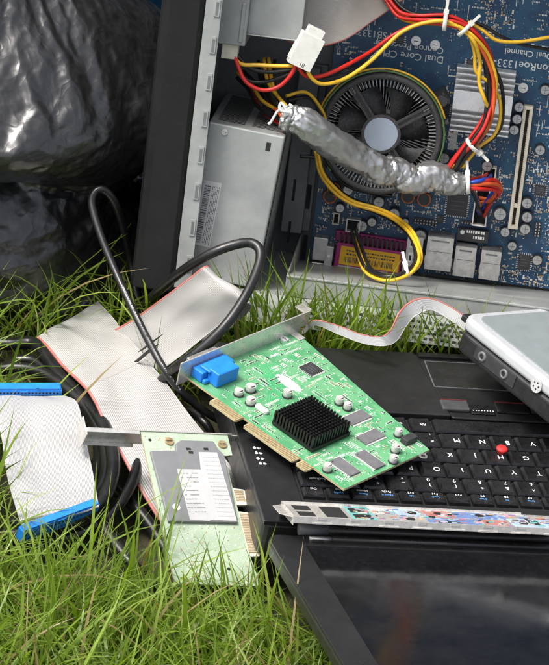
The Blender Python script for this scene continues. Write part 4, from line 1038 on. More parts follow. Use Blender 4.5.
# ================================================================== rear panel plate
a = lp(284, 519, .55)
TI = ML @ Matrix.Translation((a.x+.1, a.y-1.55, 1.85)) @ Matrix.Rotation(R(-.6), 4, 'Z') @ Matrix.Rotation(R(-21), 4, 'X')
io = thing('connector_plate', 'long thin silver metal plate with coloured patches lying across the laptop keyboard', 'metal plate', TI)
IW, IH = 18.3, 3.4
pl = MB(); pl.bb(0, IW, 0, IH, -.04, 0, 0)
pl.bb(0, IW, -.05, 0, -.36, .10, 0); pl.bb(.0, IW-2.2, IH, IH+.05, -.5, .12, 0); pl.bb(-.05, 0, 0, IH, -.5, .14, 0); pl.bb(IW, IW+.05, 0, IH, -.5, .12, 0)
pl.prism([(-.05, .2), (-.75, .9), (-.75, 2.7), (-.05, IH-.3)], -.06, -.01, 0)
pl.build('plate', 'chrome', io, bev=.015)
tb = MB()
for k in range(8): x = 1.2+k*2.2; tb.bb(x, x+1.3, -.13, -.05, -.34, -.26, 0); tb.bb(x+.3, x+.9, -.1, -.05, -.05, .1, 0)
tb.build('spring_tab', 'chrome', io)
for (x0, x1, y0, y1) in ((.5, 1.6, .5, 1.5), (.5, 1.6, 1.9, 2.9), (2.3, 3.7, .5, 2.9), (4.2, 5.4, 1.8, 2.9), (4.2, 5.4, .5, 1.5), (9.5, 11.2, .4, .8), (16.0, 16.7, 1, 2)):
    hl = MB(); hl.bb(x0, x1, y0, y1, -.005, .012); hl.build('cut_out', 'hole', io)
m_pur = mat('patch_purple', (.26, .16, .30), .4); m_teal = mat('patch_teal', (.13, .38, .36), .4); m_red = mat('patch_red', (.40, .16, .14), .4); m_pk = mat('patch_pink', (.52, .26, .32), .4)
m_lb = mat('patch_sky', (.34, .44, .52), .4); m_bl = mat('patch_blue', (.12, .19, .38), .4); m_or = mat('patch_orange', (.5, .33, .16), .4)
lbm = [m_pur, m_teal, m_red, m_pk, m_lb, m_bl, m_or, M['sticker'], M['hole'], M['chrome']]
L = MB(); r = random.Random(21)  # coloured patches, large and small, over the plate face
for (x0, x1, y0, y1, c) in ((4.0, 5.6, .2, 3.3, 1), (5.7, 7.2, 1.9, 3.3, 7), (7.3, 8.9, 1.8, 3.3, 4), (9.0, 12.6, .3, 1.6, 5), (9.2, 11.2, 1.7, 3.2, 2), (11.2, 14.6, 1.8, 3.2, 5), (14.7, 17.6, .3, 2.2, 4), (12.8, 14.4, .3, 1.6, 2)):
    L.bb(x0, x1, y0, y1, 0, .008, c)
for _ in range(260):
    x, y = r.uniform(4.2, 17.4), r.uniform(.3, 3.1); w, h_ = r.uniform(.08, .5), r.uniform(.05, .22); L.bb(x, x+w, y, y+h_, .008, .010+.0002*_, r.choice((0, 2, 9, 3, 4, 5, 7, 9, 1, 6, 8)))
for x, y in ((7.9, .9), (8.4, 2.4), (10.2, 2.5), (13.0, 2.5), (15.6, 1.2)): L.cyl((x, y, .03), .3, .014, 18, 8)
o = L.build('colour_patch', lbm, io); tag(o, 'blue, red, pink and teal patches')

# ================================================================== green graphics card
gA = lp(342, 490, .9)-lp(187, 379, .9); gB0 = lp(283, 323, .9)-lp(187, 379, .9)
G0 = ML @ lp(187, 379, .9); Ga = (Rw*gA.x-Cw*gA.y); Ga.normalize(); Gb = Nw.cross(Ga)
MG = frame(G0, Ga, Gb, Nw); MGi = MG.inverted()
def gp(px, py, h=.16): return MGi @ onplane(px, py, MG @ V((0, 0, h)), Nw)
GL, GW = gp(342, 490).x, gp(283, 323).y
print('card size', GL, GW)
gc = thing('graphics_card', 'bright green graphics card with a black finned heatsink, lying on the laptop corner', 'circuit card', MG)
c0, c1, c2, c3 = gp(187, 379), gp(343, 490), gp(437, 455), gp(283, 324)
pb = MB(); pb.prism([(0, 0), (GL, 0), (GL, c2.y), (GL-.1, c2.y), (0, GW)], 0, .16, 0, None, 1)
card = pb.build('circuit_board', ['pcb_green', 'pcb_edge'], gc)
e = MB(); q0 = gp(214, 399).x; q1 = gp(243, 419).x; q2 = gp(249, 423).x; q3 = gp(300, 458).x
for a_, b_ in ((q0, q1-.1), (q2, q3), (q3+.25, q3+1.2)):
    e.prism([(a_, 0), (b_, 0), (b_, -.62), (b_-.1, -.75), (a_+.1, -.75), (a_, -.62)], .01, .15, 0)
    n = int((b_-a_)/.14)
    for k in range(n): e.bb(a_+.1+k*.14, a_+.18+k*.14, -.7, -.02, .15, .165, 1)
e.build('edge_connector', ['pcb_edge', 'gold'], gc)
tr_ = MB(); tr_.bb(.2, GL-.2, .08, .13, .16, .168, 0)
# parallel traces and the white oval
for k in range(6):
    p1, p2, p3 = gp(257+k*2.4, 364-k*.3), gp(270+k*2.4, 381-k*.3), gp(267+k*2.6, 405-k*.6)
    for u, v_ in ((p1, p2), (p2, p3)):
        d = (v_-u); l = d.length; T = Matrix.Translation((u.x, u.y, .16)) @ Matrix.Rotation(math.atan2(d.y, d.x), 4, 'Z'); tr_.bb(0, l, -.035, .035, 0, .006+.001*(u is p2), 0, T)
tr_.build('copper_trace', mat('trace_green', (.04, .34, .13), .35), card)
p = gp(288.5, 383); ov = MB(); ov.prism([(p.x+1.15*math.cos(a), p.y+.45*math.sin(a)) for a in [2*math.pi*k/28 for k in range(28)]], .16, .17); ov.build('oval_label', 'sticker', card)
# bracket
br_ = MB(); br_.bb(-.1, 0, -.9, GW+.35, -.2, 1.55, 0); br_.prism([(-.1, GW+.35), (-.1, GW+1.1), (-.0, GW+1.1), (0, GW+.35)], .4, 1.55)
br_.bb(0, .9, GW-.6, GW+.0, .175, .22, 0); br_.bb(-1.0, -.1, GW+.5, GW+1.3, 1.45, 1.55, 0)
br_.build('bracket', 'chrome', gc, bev=.02)
# blue video connector
x0, y0 = 0.05, gp(196, 371, 1).y; T = Matrix.Translation((0, .25, 0))
vg = MB(); vg.bb(.02, 1.0, 0, 3.1, .17, .95, 0, T); vg.bb(1.0, 2.0, .5, 2.5, .17, 1.25, 0, T); vg.bb(.3, 1.3, .35, 2.7, .95, 1.15, 0, T); vg.bb(1.0, 1.3, .05, .5, .17, .5, 0, T); vg.bb(1.0, 1.3, 2.6, 3.05, .17, .5, 0, T)
vg.build('video_connector', 'blue_plastic', gc, bev=.1, seg=3)
vs_ = MB(); vs_.prism([(-.75, .2), (-.75, 2.8), (-.1, 3.0), (-.1, 0)], .3, 1.15, 0, T); 
for y in (-.25, 3.2): vs_.cyl((-.5, y, .7), .2, .2, 6, 0, T)
vs_.build('connector_shell', 'tin', gc, bev=.06)
# heatsink
f1, f2, f3, f4 = gp(265, 412, .3), gp(310, 393, 1.2), gp(357, 434, .3), gp(318, 455, .3)
hx = (f1.x+f3.x)/2; hy = (f1.y+f3.y)/2
hxx = gp(312, 424, .7); HS = 3.7
print('heatsink', f1, f2, f3, f4, hxx)
hs = MB(); X0, Y0 = hxx.x-HS/2, hxx.y-HS/2; hs.bb(X0, X0+HS, Y0, Y0+HS, .26, .5)
hs.bb(X0+.4, X0+HS-.4, Y0+.4, Y0+HS-.4, .16, .26, 1)
N_ = 14
for i in range(N_):
    for j in range(N_):
        x = X0+.02+i*HS/N_; y = Y0+.02+j*HS/N_; s = HS/N_*.52
        hs.bb(x, x+s, y, y+s, .5, 1.3)
hs.build('heatsink', ['black_fins', 'chip_grey'], gc)
for (px, py, w, h_, rot) in ((357, 417, 2.1, 1.0, 0), (371, 436, 1.1, 2.2, 90), (370, 459, 2.1, 1.0, 90), (345, 466, 2.1, 1.0, 90)):
    q = gp(px, py, .3); c = MB()
    lx, ly = (1.9, .95)
    T = Matrix.Translation((q.x, q.y, .16)) @ Matrix.Rotation(R(90 if rot else 0), 4, 'Z')
    if (px, py) == (371, 436) or (px, py) == (357, 417): T = Matrix.Translation((q.x, q.y, .16)) @ Matrix.Rotation(R(90), 4, 'Z')
    else: T = Matrix.Translation((q.x, q.y, .16))
    c.bb(-lx/2, lx/2, -ly/2, ly/2, .03, .14, 0, T)
    for k in range(22):
        x = -lx/2+.06+k*(lx-.12)/21; c.bb(x-.025, x+.025, -ly/2-.13, -ly/2, 0, .07, 1, T); c.bb(x-.025, x+.025, ly/2, ly/2+.13, 0, .07, 1, T)
    c.cyl((-lx/2+.14, -ly/2+.14, .14), .05, .004, 10, 2, T); c.build('memory_chip', ['chip_grey', 'can', 'chip'], gc, bev=.012)
busy2 = [(X0-.15, X0+HS+.15, Y0-.15, Y0+HS+.15), (0, 2.3, 0, 3.6)]
for (px, py, r_, h_) in ((340, 399, .32, .55), (348, 405, .32, .5), (288, 392, .33, .55), (399, 431, .3, .55), (396, 447, .33, .55), (394, 458, .33, .5), (328, 466, .33, .55), (251, 387, .38, .5), (251, 400, .36, .5), (239, 392, .36, .4)):
    q = gp(px, py, h_); c = MB(); r_ *= .88; c.cyl((0, 0, .0), r_+.06, .12, 8, 1); h_ *= .72; c.cyl((0, 0, .12), r_, h_, 20, 0); c.prism([(.28*r_*3.2*math.cos(a)/1.0*.9, .28*r_*3.2*math.sin(a)*.9) for a in [R(x) for x in range(-60, 61, 15)]], h_+.12, h_+.128, 1)
    c.build('capacitor', ['can_light', 'chip'], gc, Matrix.Translation((q.x, q.y, .16)), bev=.03); busy2.append((q.x-.5, q.x+.5, q.y-.5, q.y+.5))
for (px, py, r_) in ((284, 340, .28), (272, 331, .28)):
    q = gp(px, py); c = MB(); c.cyl((q.x, q.y, .16), r_, .14, 18, 0); c.bb(q.x-r_*.7, q.x+r_*.7, q.y-.03, q.y+.03, .3, .31, 1); c.build('screw', ['can', 'hole'], gc, bev=.03)
q = gp(262, 409, .3); c = MB(); c.prism(rrect(q.x-.55, q.x+.55, q.y-.2, q.y+.2, .19), .17, .42); c.build('crystal', 'can', gc, bev=.05)
q = gp(409, 439, .4); c = MB(); c.bb(q.x-.3, q.x+.3, q.y-.55, q.y+.55, .16, .6); c.build('small_connector', 'chip', gc, bev=.04)
for k in range(4): pass
q = gp(311, 370); chip(0, 0, 1.2, 1.2, .12, 'chip', 'chip', 0, 4, gc, None if False else .16, (q.x, q.y)); busy2.append((q.x-.8, q.x+.8, q.y-.8, q.y+.8))
q = gp(423, 456); c = MB(); c.cyl((q.x, q.y, .16), .3, .012, 20, 0); c.cyl((q.x, q.y, .172), .15, .004, 16, 1); c.build('mounting_hole', ['tin', 'hole'], card)
sm = MB(); r = random.Random(9); used = []
def ok2(x, y): return .2 < x < GL-.25 and .2 < y < GW+(c2.y-GW)*x/GL-.25 and not any(a < x < b and c < y < d for a, b, c, d in busy2)
for _ in range(1100):
    x, y = r.uniform(.3, GL-.3), r.uniform(.2, GW-.3); n = r.choice((1, 2, 3, 4, 6, 8)); hor = r.random() < .5; st = .15
    w, h_ = r.choice(((.055, .10), (.05, .09), (.07, .13))); mi = r.choice((0, 1, 2, 3, 0)); z1 = .16+r.uniform(.02, .05)
    x1, y1 = (x+n*st, y+h_) if hor else (x+h_, y+n*st)
    if any(x-.12 < b and x1+.06 > a and y-.14 < d and y1+.06 > c for a, b, c, d in used): continue
    used.append((x-.04, x1, y-.07, y1))
    for k in range(n):
        xx, yy = (x+k*st, y) if hor else (x, y+k*st)
        if not ok2(xx, yy): continue
        if hor: a, b = w, h_
        else: a, b = h_, w
        sm.bb(xx-a/2, xx+a/2, yy-b/2, yy+b/2, .16, z1, mi)
        if hor: sm.bb(xx-a/2, xx+a/2, yy-b*.8, yy-b/2, .16, z1-.008, 4); sm.bb(xx-a/2, xx+a/2, yy+b/2, yy+b*.8, .16, z1-.008, 4)
        else: sm.bb(xx-a*.8, xx-a/2, yy-b/2, yy+b/2, .16, z1-.008, 4); sm.bb(xx+a/2, xx+a*.8, yy-b/2, yy+b/2, .16, z1-.008, 4)
    xx, yy = (x-.02, y-.14) if hor else (x-.14, y-.02)
    for k in range(r.randint(1, 3)):
        if ok2(xx+k*.06, yy): sm.bb(xx+k*.06, xx+k*.06+.035, yy, yy+.05, .16, .165, 5)
    if n >= 3 and ok2(x, y) and ok2(x1, y1):
        o_ = .1
        for (a, b, c, d) in ((x-o_, x1, y-o_-.06, y-o_-.045), (x-o_, x1, y1+.04, y1+.055), (x-o_-.01, x-o_+.005, y-o_-.05, y1+.05)): sm.bb(a, b, c, d, .16, .165, 5)
for _ in range(500):
    x, y = r.uniform(.3, GL-.3), r.uniform(.2, GW-.3)
    if ok2(x, y): sm.cyl((x, y, .16), .032, .006, 6, 4)
for _ in range(90):
    x, y = r.uniform(.6, GL-1.4), r.uniform(.4, GW-.8); l = r.uniform(.5, 1.3); hor = r.random() < .6
    for k in range(r.randint(2, 5)):
        o_ = k*.075
        if hor and ok2(x, y+o_) and ok2(x+l, y+o_): sm.bb(x, x+l-o_, y+o_, y+o_+.03, .16, .1625, 6)
        elif not hor and ok2(x+o_, y) and ok2(x+o_, y+l): sm.bb(x+o_, x+o_+.03, y, y+l-o_, .16, .1625, 6)
o = sm.build('tiny_component', ['chip', 'smd_tan', 'sil_white', 'cream', 'can', 'sil_white', bpy.data.materials['trace_green']], gc); tag(o, 'tiny white and black surface components', kind='stuff')
foot([MG @ V(q) for q in ((-1, -.8, 1.2), (GL, -.8, 1.2), (GL, GW, 1.2), (-1, GW+1, 1.2))], .2, .3)

# ================================================================== pale network card
MN = img_frame(140, 433, 6.4, (6.15, -.35), (-2.66, 10.35), -2.66, -7.5); MNi = MN.inverted(); NN = MN.to_3x3() @ V((0, 0, 1))
def npx(px, py, h=.16): return MNi @ onplane(px, py, MN @ V((0, 0, h)), NN)
print('card2', npx(228, 437), npx(180, 583), npx(250, 575), NN)
nc = thing('expansion_card', 'pale green expansion card with grey cover and white stickers, standing in the grass', 'circuit card', MN)
w_ = npx(228, 437).x; ly = npx(180, 584).y
pb = MB(); pb.prism([(0, 0), (w_, 0), (w_, -1.6), (w_-.75, -1.7), (w_-.55, -3), (w_-.55, -9.0), (w_-.3, ly+.8), (w_-.4, ly), (0, ly)], 0, .16, 0, None, 1)
nb = pb.build('circuit_board', ['pcb_pale', 'pcb_edge'], nc)
e = MB()
for (pa, pb_) in ((488, 505), (511, 556)):
    ya, yb = npx(230, pa).y, npx(240, pb_).y
    e.prism([(w_-.56, ya), (w_+.18, ya-.08), (w_+.28, ya-.2), (w_+.28, yb+.2), (w_+.18, yb+.05), (w_-.56, yb)], .005, .155, 0)
    n = int((ya-yb-.3)/.13)
    for k in range(n): e.bb(w_-.5, w_+.15, ya-.25-k*.13, ya-.17-k*.13, .155, .17, 1)
e.build('edge_connector', ['cream', 'gold'], nc)
md = MB(); pts = [npx(*q, .45) for q in ((150.6, 450), (176, 450), (176, 443), (181, 439.5), (214, 440.6), (218, 448), (225, 455), (238, 522), (169, 520.6))]
md.prism([(q.x, q.y) for q in pts], .17, .42); mdo = md.build('cover', 'module_grey', nc, bev=.06)
lb = MB(); 
def quad(px, z0, z1, mi=0): lb.prism([(npx(*q, z0).x, npx(*q, z0).y) for q in px], z0, z1, mi)
quad(((177, 469), (202, 469.5), (210, 521), (190, 519.5)), .42, .43); quad(((198.7, 452), (217, 452.5), (237, 521), (207, 519.8)), .432, .442)
q = npx(176.5, 507, .42); lb.cyl((q.x, q.y, .42), .27, .012, 20, 0)
r = random.Random(3)
for k in range(10):
    for j in range(7):
        q = npx(181+k*1.0+j*3, 473+k*4.3, .45); d = r.uniform(.04, .12)
        if r.random() < .75 and j < 6: lb.bb(q.x-d, q.x+d, q.y-.035, q.y+.03, .443, .447, 3)
for k in range(15):
    q = npx(203+k*1.1, 457+k*4.2, .45); x = q.x
    while x < q.x+1.05:
        d = r.uniform(.03, .12); lb.bb(x, x+d, q.y-.03, q.y+.03, .443, .447, 3); x += d+.05
for (px, py) in ((188.5, 449), (191, 452.5), (206, 449)):
    q = npx(px, py, .42); lb.bb(q.x-.16, q.x+.16, q.y-.1, q.y+.1, .42, .426, 2)
lb.build('sticker', ['sticker', 'sticker_blue', 'hole', 'steel'], mdo)
for (px, py) in ((169, 442), (222, 445)):
    q = npx(px, py); c = MB(); c.cyl((q.x, q.y, .16), .3, .13, 16, 0); c.bb(q.x-.2, q.x+.2, q.y-.035, q.y+.035, .29, .3, 1); c.build('screw', ['gold', 'hole'], nc, bev=.02)
q = npx(229, 569); c = MB(); c.cyl((q.x, q.y, .16), .13, .006, 12); q = npx(150, 440); c.cyl((q.x, q.y, .16), .12, .006, 12); c.build('mounting_hole', 'hole', nb)
sm = MB()
for _ in range(420):
    x, y = r.uniform(.2, w_-.8), r.uniform(ly+.2, -.2)
    if in_poly(np.array([(p.x, p.y) for p in pts]), np.array([x]), np.array([y]))[0]: continue
    d = r.uniform(.02, .05); sm.bb(x-d, x+d, y-d, y+d, .16, .16+r.uniform(.01, .03), r.choice((0, 0, 1, 2)))
o = sm.build('solder_joint', ['can', 'smd_tan', 'sil_white'], nc); tag(o, None, kind='stuff')
bk = MB(); xa = npx(84, 424, 0).x
bk.bb(xa, w_+.3, .02, .1, -1.25, .25, 0); bk.bb(xa, -.1, -.25, .02, .19, .25, 0); bk.bb(xa, -.1, -.25, .02, -1.25, -1.19, 0)
bk.bb(xa-.08, xa, -.5, 1.0, -1.25, .25, 0); bk.bb(xa-.1, xa+.0, .95, 1.3, -.9, -.5, 0)
bk.bb(w_+.3, w_+.9, .02, .1, -.5, .1, 0); bk.bb(w_+.9, w_+.97, -.4, .1, -.5, .1, 0); bk.bb(w_+.97, w_+1.7, -.4, -.33, -.3, -.05, 0)
bk.build('bracket', 'chrome', nc, bev=.02)
foot([MN @ V(q) for q in ((0, 0, 0), (w_, 0, 0), (w_, ly+.4, 0), (0, ly+.4, 0))], .5, .6)
NEAR, FAR = 44000, 40000
# ================================================================== flat cables
def G(L): return [gz(*p) for p in L]
rc = thing('flat_cable', 'wide grey flat cable with a red edge folded across the grass under the black cord', 'flat cable', Matrix.Translation(gz(110, 360, 0)))
O_ = rc.matrix_basis.translation/K
def loc(L): return [p-O_ for p in G(L)]
strip('cable_section', loc([(37, 338, 2.2), (52, 355, 2.7), (70, 374, 3.3), (88, 392, 3.9)]), loc([(98, 301, 2.2), (114, 320, 2.6), (131, 340, 3.1), (148, 361, 3.7)]), ['ribbon40', 'red_edge'], rc, nu=40, wob=.35)
strip('cable_section', loc([(86, 389, 4.05), (90, 396, 4.0), (104, 424, 3.6), (121, 456, 3.1), (140, 490, 2.2), (158, 520, 1.2)]), loc([(146, 359, 4.0), (152, 366, 3.9), (178, 400, 3.6), (206, 436, 3.2), (234, 470, 2.4), (262, 500, 1.2)]), ['ribbon40', 'red_edge'], rc, nu=40, wob=.35)
foot(G([(37, 338, 2.5), (98, 301, 2.5), (148, 361, 3.8), (88, 392, 3.9)])); foot(G([(86, 389, 4.), (148, 359, 4.), (234, 470, 2.4), (130, 475, 2.4)]))
rb2 = strip('flat_cable', G([(112, 331, 2.6), (130, 320, 4.2), (160, 300, 6.6), (190, 277, 9.2), (203, 267, 10.2), (209, 267, 9.6), (198, 281, 7.2), (162, 308, 3.8)]), G([(160, 372, 3.0), (178, 358, 3.9), (208, 334, 5.8), (236, 312, 8.2), (247, 303, 9.2), (252, 306, 8.6), (241, 319, 6.2), (207, 346, 3.6)]), ['ribbon40', 'red_edge'], None, nu=40, wob=.4)
tag(rb2, 'wide grey flat cable rolled over at its end in front of the case', 'flat cable')
foot(G([(118, 326, 3.3), (205, 266, 10.), (250, 303, 9.), (165, 368, 3.5)]), .2, .3)
PB = G([(118, 327, 3.2), (160, 300, 6.6), (178, 358, 3.9), (208, 334, 5.8)])
for pts_ in (((134, 363, 3.9), (148, 351, 5.1), (159, 345, 5.8), (150, 353, 5.1), (138, 363, 4.1)), ((138, 353, 4.4), (151, 343, 5.5), (163, 335, 6.5), (155, 342, 5.9), (143, 351, 4.9))):
    mb_ = MB(); q_ = G(pts_); mb_.add([p_+V((0, 0, .12)) for p_ in q_]+[p_+V((0, 0, .06)) for p_ in q_], [(0, 1, 2, 3, 4), (9, 8, 7, 6, 5)]+[(i, 5+i, 5+(i+1) % 5, (i+1) % 5) for i in range(5)]); mb_.build('dark_sliver', 'hole', rb2)  # thin dark slivers laid just above the cable
dd = MB()
# ribbon with blue connectors
r3 = thing('flat_cable', 'pale flat cable with bright blue connectors at both ends, lower left', 'flat cable', Matrix.Translation(gz(45, 460, 0)))
O_ = r3.matrix_basis.translation/K
strip('cable_section', loc([(-6, 396, 5.6), (-5, 412, 5.7), (2, 440, 5.2), (8, 480, 4.6), (18, 515, 4.0), (24, 533, 3.6)]), loc([(66, 396, 5.8), (77, 403, 5.9), (83, 425, 5.4), (88, 450, 5.0), (94, 480, 4.4), (99, 507, 3.9)]), ['ribbon_plain', 'ribbon_plain'], r3, nu=40, wob=.25)
def hdr(pa, pb, z, h, dpt, nh, name='connector', tiltx=0):
    a, b = gz(*pa, z)-O_, gz(*pb, z)-O_; X = (b-a).normalized(); T = frame(a, X, V((-X.y, X.x, 0)).normalized(), V((0, 0, 1))) @ Matrix.Rotation(R(tiltx), 4, 'X'); L = (b-a).length
    c = MB(); c.bb(0, L, 0, dpt, -h, 0, 0, T); c.bb(.1, L-.1, .05, dpt-.05, 0, .15, 0, T)
    for i in range(nh):
        for j in range(2): x = .28+i*(L-.56)/(nh-1); c.bb(x-.065, x+.065, -.012, .0, -h*.35-j*h*.42-.06, -h*.35-j*h*.42+.07, 1, T)
    c.bb(L*.45, L*.55, -.06, 0, -.12, .0, 0, T)
    return c.build(name, ['blue_plastic', 'hole'], r3, bev=.05)
hdr((24, 533), (100, 505), 3.9, .95, .6, 20, tiltx=12)
hdr((-14, 391), (62, 391), 6.1, .55, .8, 20)
foot(G([(-8, 396, 5.), (74, 398, 5.), (100, 520, 3.), (20, 545, 3.)]))
# narrow white flat cable behind the laptop
r4 = strip('flat_cable', G([(292, 322, 2.5), (304, 328, 5.5), (315, 320, 7.5), (337, 325, 7.6), (362, 334, 7.4), (380, 336, 7.4), (390, 330, 7.8), (400, 311, 8.8), (413, 300, 9.4), (430, 298, 9.4), (448, 305, 9.0), (470, 319, 8.4)]),
      G([(290, 332, 2.5), (303, 334, 5.0), (316, 325, 7.0), (338, 334, 7.0), (362, 343, 6.8), (383, 346, 6.8), (396, 341, 6.9), (406, 326, 7.6), (416, 315, 8.4), (431, 310, 8.6), (447, 318, 8.2), (466, 331, 7.6)]), ['ribbon10', 'red_edge'], None, th=.08, nu=12, edge=.09)
tag(r4, 'narrow white flat cable with a red edge looping over the grass behind the laptop', 'flat cable')

# ================================================================== cords
def cord(pts, r, label, m='rubber', name='power_cord', res=9, group=None):
    c = MB(); c.tube(G(pts), r, 14, 0, res=res); o = c.build(name, m); tag(o, label, 'cord', group)
    return o
cB = cord([(160, 352, .6), (144, 318, 1.5), (136, 290, 3), (131, 262, 4.5), (124, 230, 7.5), (115, 203, 10.3), (104, 190, 11.4), (95, 192, 11.3), (92, 205, 10.6), (101, 236, 9.2), (117, 275, 7.6), (138, 320, 6.2), (160, 362, 5.2), (178, 388, 4.), (200, 408, 2.6), (232, 428, 1.2)], .27, 'thin glossy black cord arching up high in front of the black bag')
w = MB(); r = random.Random(2); P = spline(G([(117, 275, 7.6), (138, 320, 6.2), (160, 362, 5.2), (178, 388, 4.)]), 9)
for i in range(2, len(P)-2, 1):
    t = (P[i+1]-P[i]).normalized(); cd = (CP-P[i]).normalized(); n_ = (cd-t*cd.dot(t)).normalized(); s_ = t.cross(n_); T = frame(P[i]+n_*.265-s_*.05, t, s_, n_)
    x = 0
    while x < .75:
        d = r.uniform(.05, .16)
        if r.random() < .8: w.bb(x, x+d, -.045, .045, -.0, .018, 0, T)
        x += d+.06
w.build('cord_marking', 'chip_grey', cB)
cA = cord([(128, 322, 1.2), (146, 303, 3.6), (163, 287, 6.6), (185, 269, 9.2), (210, 254, 11.0), (234, 245, 11.8), (251, 243, 12.0), (260, 251, 11.8), (258, 268, 11.2), (246, 295, 10.2), (228, 322, 9.0), (206, 345, 7.6), (184, 362, 6.2), (168, 374, 4.6), (150, 392, 2.2)], .34, 'thick black cord forming a wide loop over the flat cable in front of the case')
cord([(-14, 343, 1.4), (10, 344, 1.6), (32, 343, 1.8), (44, 352, 2.2), (60, 376, 2.6), (84, 400, 3.0), (103, 424, 3.4), (112, 450, 3.6), (112, 478, 3.6), (100, 502, 3.4), (78, 518, 3.), (45, 530, 2.6), (0, 536, 2.2)], .46, 'thick black cord running in from the left edge and round the blue connector cable')
cord([(15, 360, .9), (36, 362, 1.2), (58, 384, 1.4), (78, 402, 1.6), (94, 424, 2.0), (99, 452, 2.4), (94, 480, 2.6), (80, 502, 2.6), (50, 516, 2.2), (10, 524, 1.8)], .4, 'black cord forming the inner coil under the blue connector cable')
cord([(90, 410, 1.0), (118, 428, 2.0), (134, 446, 2.6), (136, 470, 2.8), (124, 498, 2.6), (104, 520, 2.2), (74, 536, 1.8), (36, 546, 1.5), (-10, 548, 1.2)], .36, 'black cord forming the outermost coil left of the pale card')
cord([(84, 462, .8), (104, 480, 1.3), (130, 502, 1.5), (150, 525, 1.2), (172, 560, .6)], .42, 'black cord passing beneath the pale card through the grass')
cord([(98, 520, 2.2), (110, 537, 2.0), (128, 560, 1.6), (143, 578, 1.0), (156, 602, .2)], [.40, .42, .42, .44, .46], 'straight black cord end disappearing into the grass at the bottom')
cord([(66, 634, .4), (84, 624, .9), (104, 612, 1.2), (124, 602, 1.2), (134, 594, .3)], .16, 'thin dark grey cord lying in the grass, lower left', 'rubber_grey', 'thin_cord')
cord([(246, 318, 4.2), (262, 313, 4.0), (280, 318, 3.4), (302, 330, 3.2), (315, 336, 2.6)], .2, 'thin black cord lying behind the green graphics card', 'rubber', 'thin_cord')
cord([(176, 418, .8), (190, 412, 1.6), (206, 424, 1.6), (214, 440, .6)], .3, 'short black cord between the flat cable and the green card', 'rubber', 'power_cord')

foot(G([(58, 425, 1.6), (100, 400, 2.2), (128, 440, 2.6), (142, 500, 2.4), (150, 570, 1.), (128, 585, .8), (92, 545, 2.4), (30, 556, 2.)]), 0, .3)
foot(G([(-20, 332, 2.), (34, 334, 2.4), (60, 366, 2.6), (92, 404, 3.), (60, 404, 3.), (-20, 398, 2.)]), 0, .2)
cord([(-14, 372, 1.6), (14, 368, 2.0), (40, 372, 2.4), (66, 388, 2.8), (90, 412, 3.0), (103, 440, 3.0), (106, 470, 3.0), (96, 496, 2.8), (70, 524, 2.4), (30, 540, 2.)], .42, 'black cord running just above the upper blue connector from the left edge')
# ================================================================== silver device
MD = img_frame(463, 313, 9.8, (4.9, -4.16), (5.84, .44), 5.2, -5.15)
dv = thing('media_player', 'silver and black electronic device with round sockets resting on the laptop corner', 'electronic device', MD)
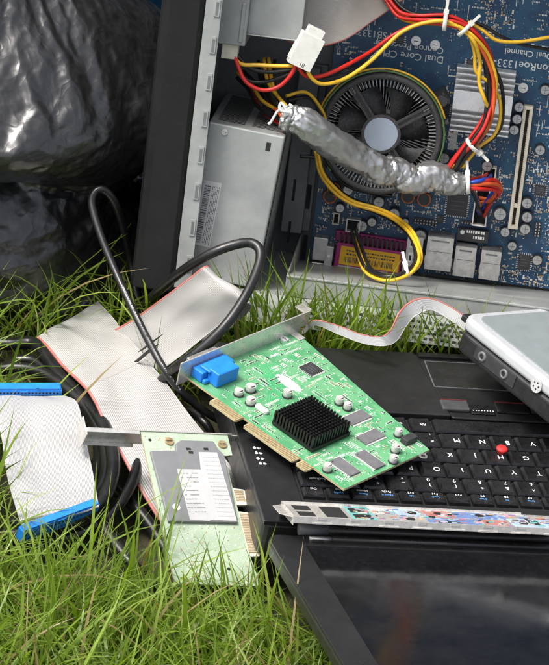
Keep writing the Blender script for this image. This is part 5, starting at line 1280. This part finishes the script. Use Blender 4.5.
# local x runs along the socket side, y away to the right, z up
def dev():
    NZ = MD.to_3x3() @ V((0, 0, 1))
    Lx, Ly, Hh = 13.5, 12.0, 2.6
    out = rrect(0, Lx, 0, Ly, 1.1, 6)
    b = MB(); b.prism(out, -Hh, -1.05); b.build('lower_shell', 'black_plastic', dv, bev=.3, seg=4)
    b = MB(); b.prism(rrect(-.06, Lx+.06, -.06, Ly+.06, 1.15, 6), -1.02, -.02); b.build('rim', 'silver_plastic', dv, bev=.35, seg=5)
    b = MB(); b.prism(rrect(.62, Lx-.6, .75, Ly-.6, .8, 6), -.03, .05); b.build('lid', 'grey_lid', dv, bev=.04)
    s = MB(); s.bb(2.2, 6.4, -.07, .05, -2.15, -1.2, 0); s.build('socket_panel', 'chip', dv, bev=.03)
    for x in (3.0, 5.3):
        c = MB(); T = Matrix.Translation((x, -.06, -1.66)) @ Matrix.Rotation(R(90), 4, 'X'); c.lathe([(.18, .04), (.18, .1), (.34, .1), (.36, 0)], 20, 0, T); c.lathe([(0, .05), (.18, .05)], 20, 1, T); c.build('socket', ['chip_grey', 'hole'], dv)
    k = MB(); T = Matrix.Translation((8.3, -.08, -.75)) @ Matrix.Rotation(R(90), 4, 'X'); k.cyl((0, 0, 0), .5, .08, 24, 0, T)
    for i in range(5):
        a = 2*math.pi*i/5; k.cyl((.24*math.cos(a), .24*math.sin(a), .08), .07, .006, 10, 1, T)
    k.build('speaker', ['sticker', 'hole'], dv)
    c = MB(); c.bb(-.5, .6, .5, 1.3, -.85, -.35); c.build('clip', 'black_plastic', dv, bev=.12)
    foot([MD @ V(q) for q in ((0, 0, 0), (Lx, 0, 0), (Lx, Ly, 0), (0, Ly, 0))])
    for q in ((0, 0, 0), (Lx, 0, 0), (0, Ly, 0), (0, 0, -Hh), (5, 0, -Hh)): print('dev', topx(MD @ V(q)), (MD @ V(q)).z, MLi @ (MD @ V(q)))
dev()

grass(NEAR, FAR)

# ================================================================== light
w = bpy.data.worlds.new('World'); scene.world = w; w.use_nodes = True; nt = w.node_tree
sky = nt.nodes.new('ShaderNodeTexSky'); sky.sky_type = 'NISHITA'; sky.sun_disc = False
SD = V((-.42, -.12, .90)).normalized()
sky.sun_elevation = math.asin(SD.z); sky.sun_rotation = math.atan2(SD.x, SD.y)
bg = nt.nodes['Background']; hv = nt.nodes.new('ShaderNodeHueSaturation'); hv.inputs['Saturation'].default_value = .45; bg.inputs['Strength'].default_value = .15; sky.dust_density = 6; sky.air_density = .8; sky.ozone_density = .3; nt.links.new(sky.outputs[0], hv.inputs['Color']); nt.links.new(hv.outputs[0], bg.inputs['Color'])
sl = bpy.data.lights.new('sun', 'SUN'); sl.energy = 1.5; sl.angle = R(16); sl.color = (1, .965, .91)
so = bpy.data.objects.new('sun', sl); COL.objects.link(so); so.rotation_euler = (-SD).to_track_quat('-Z', 'Y').to_euler(); so.location = (0, 0, 5)
vs = scene.view_settings; vs.view_transform = 'Standard'; vs.look = 'None'; vs.gamma = 1; vs.use_curve_mapping = False; vs.exposure = .88
scene.cycles.max_bounces = 8; scene.cycles.transparent_max_bounces = 4
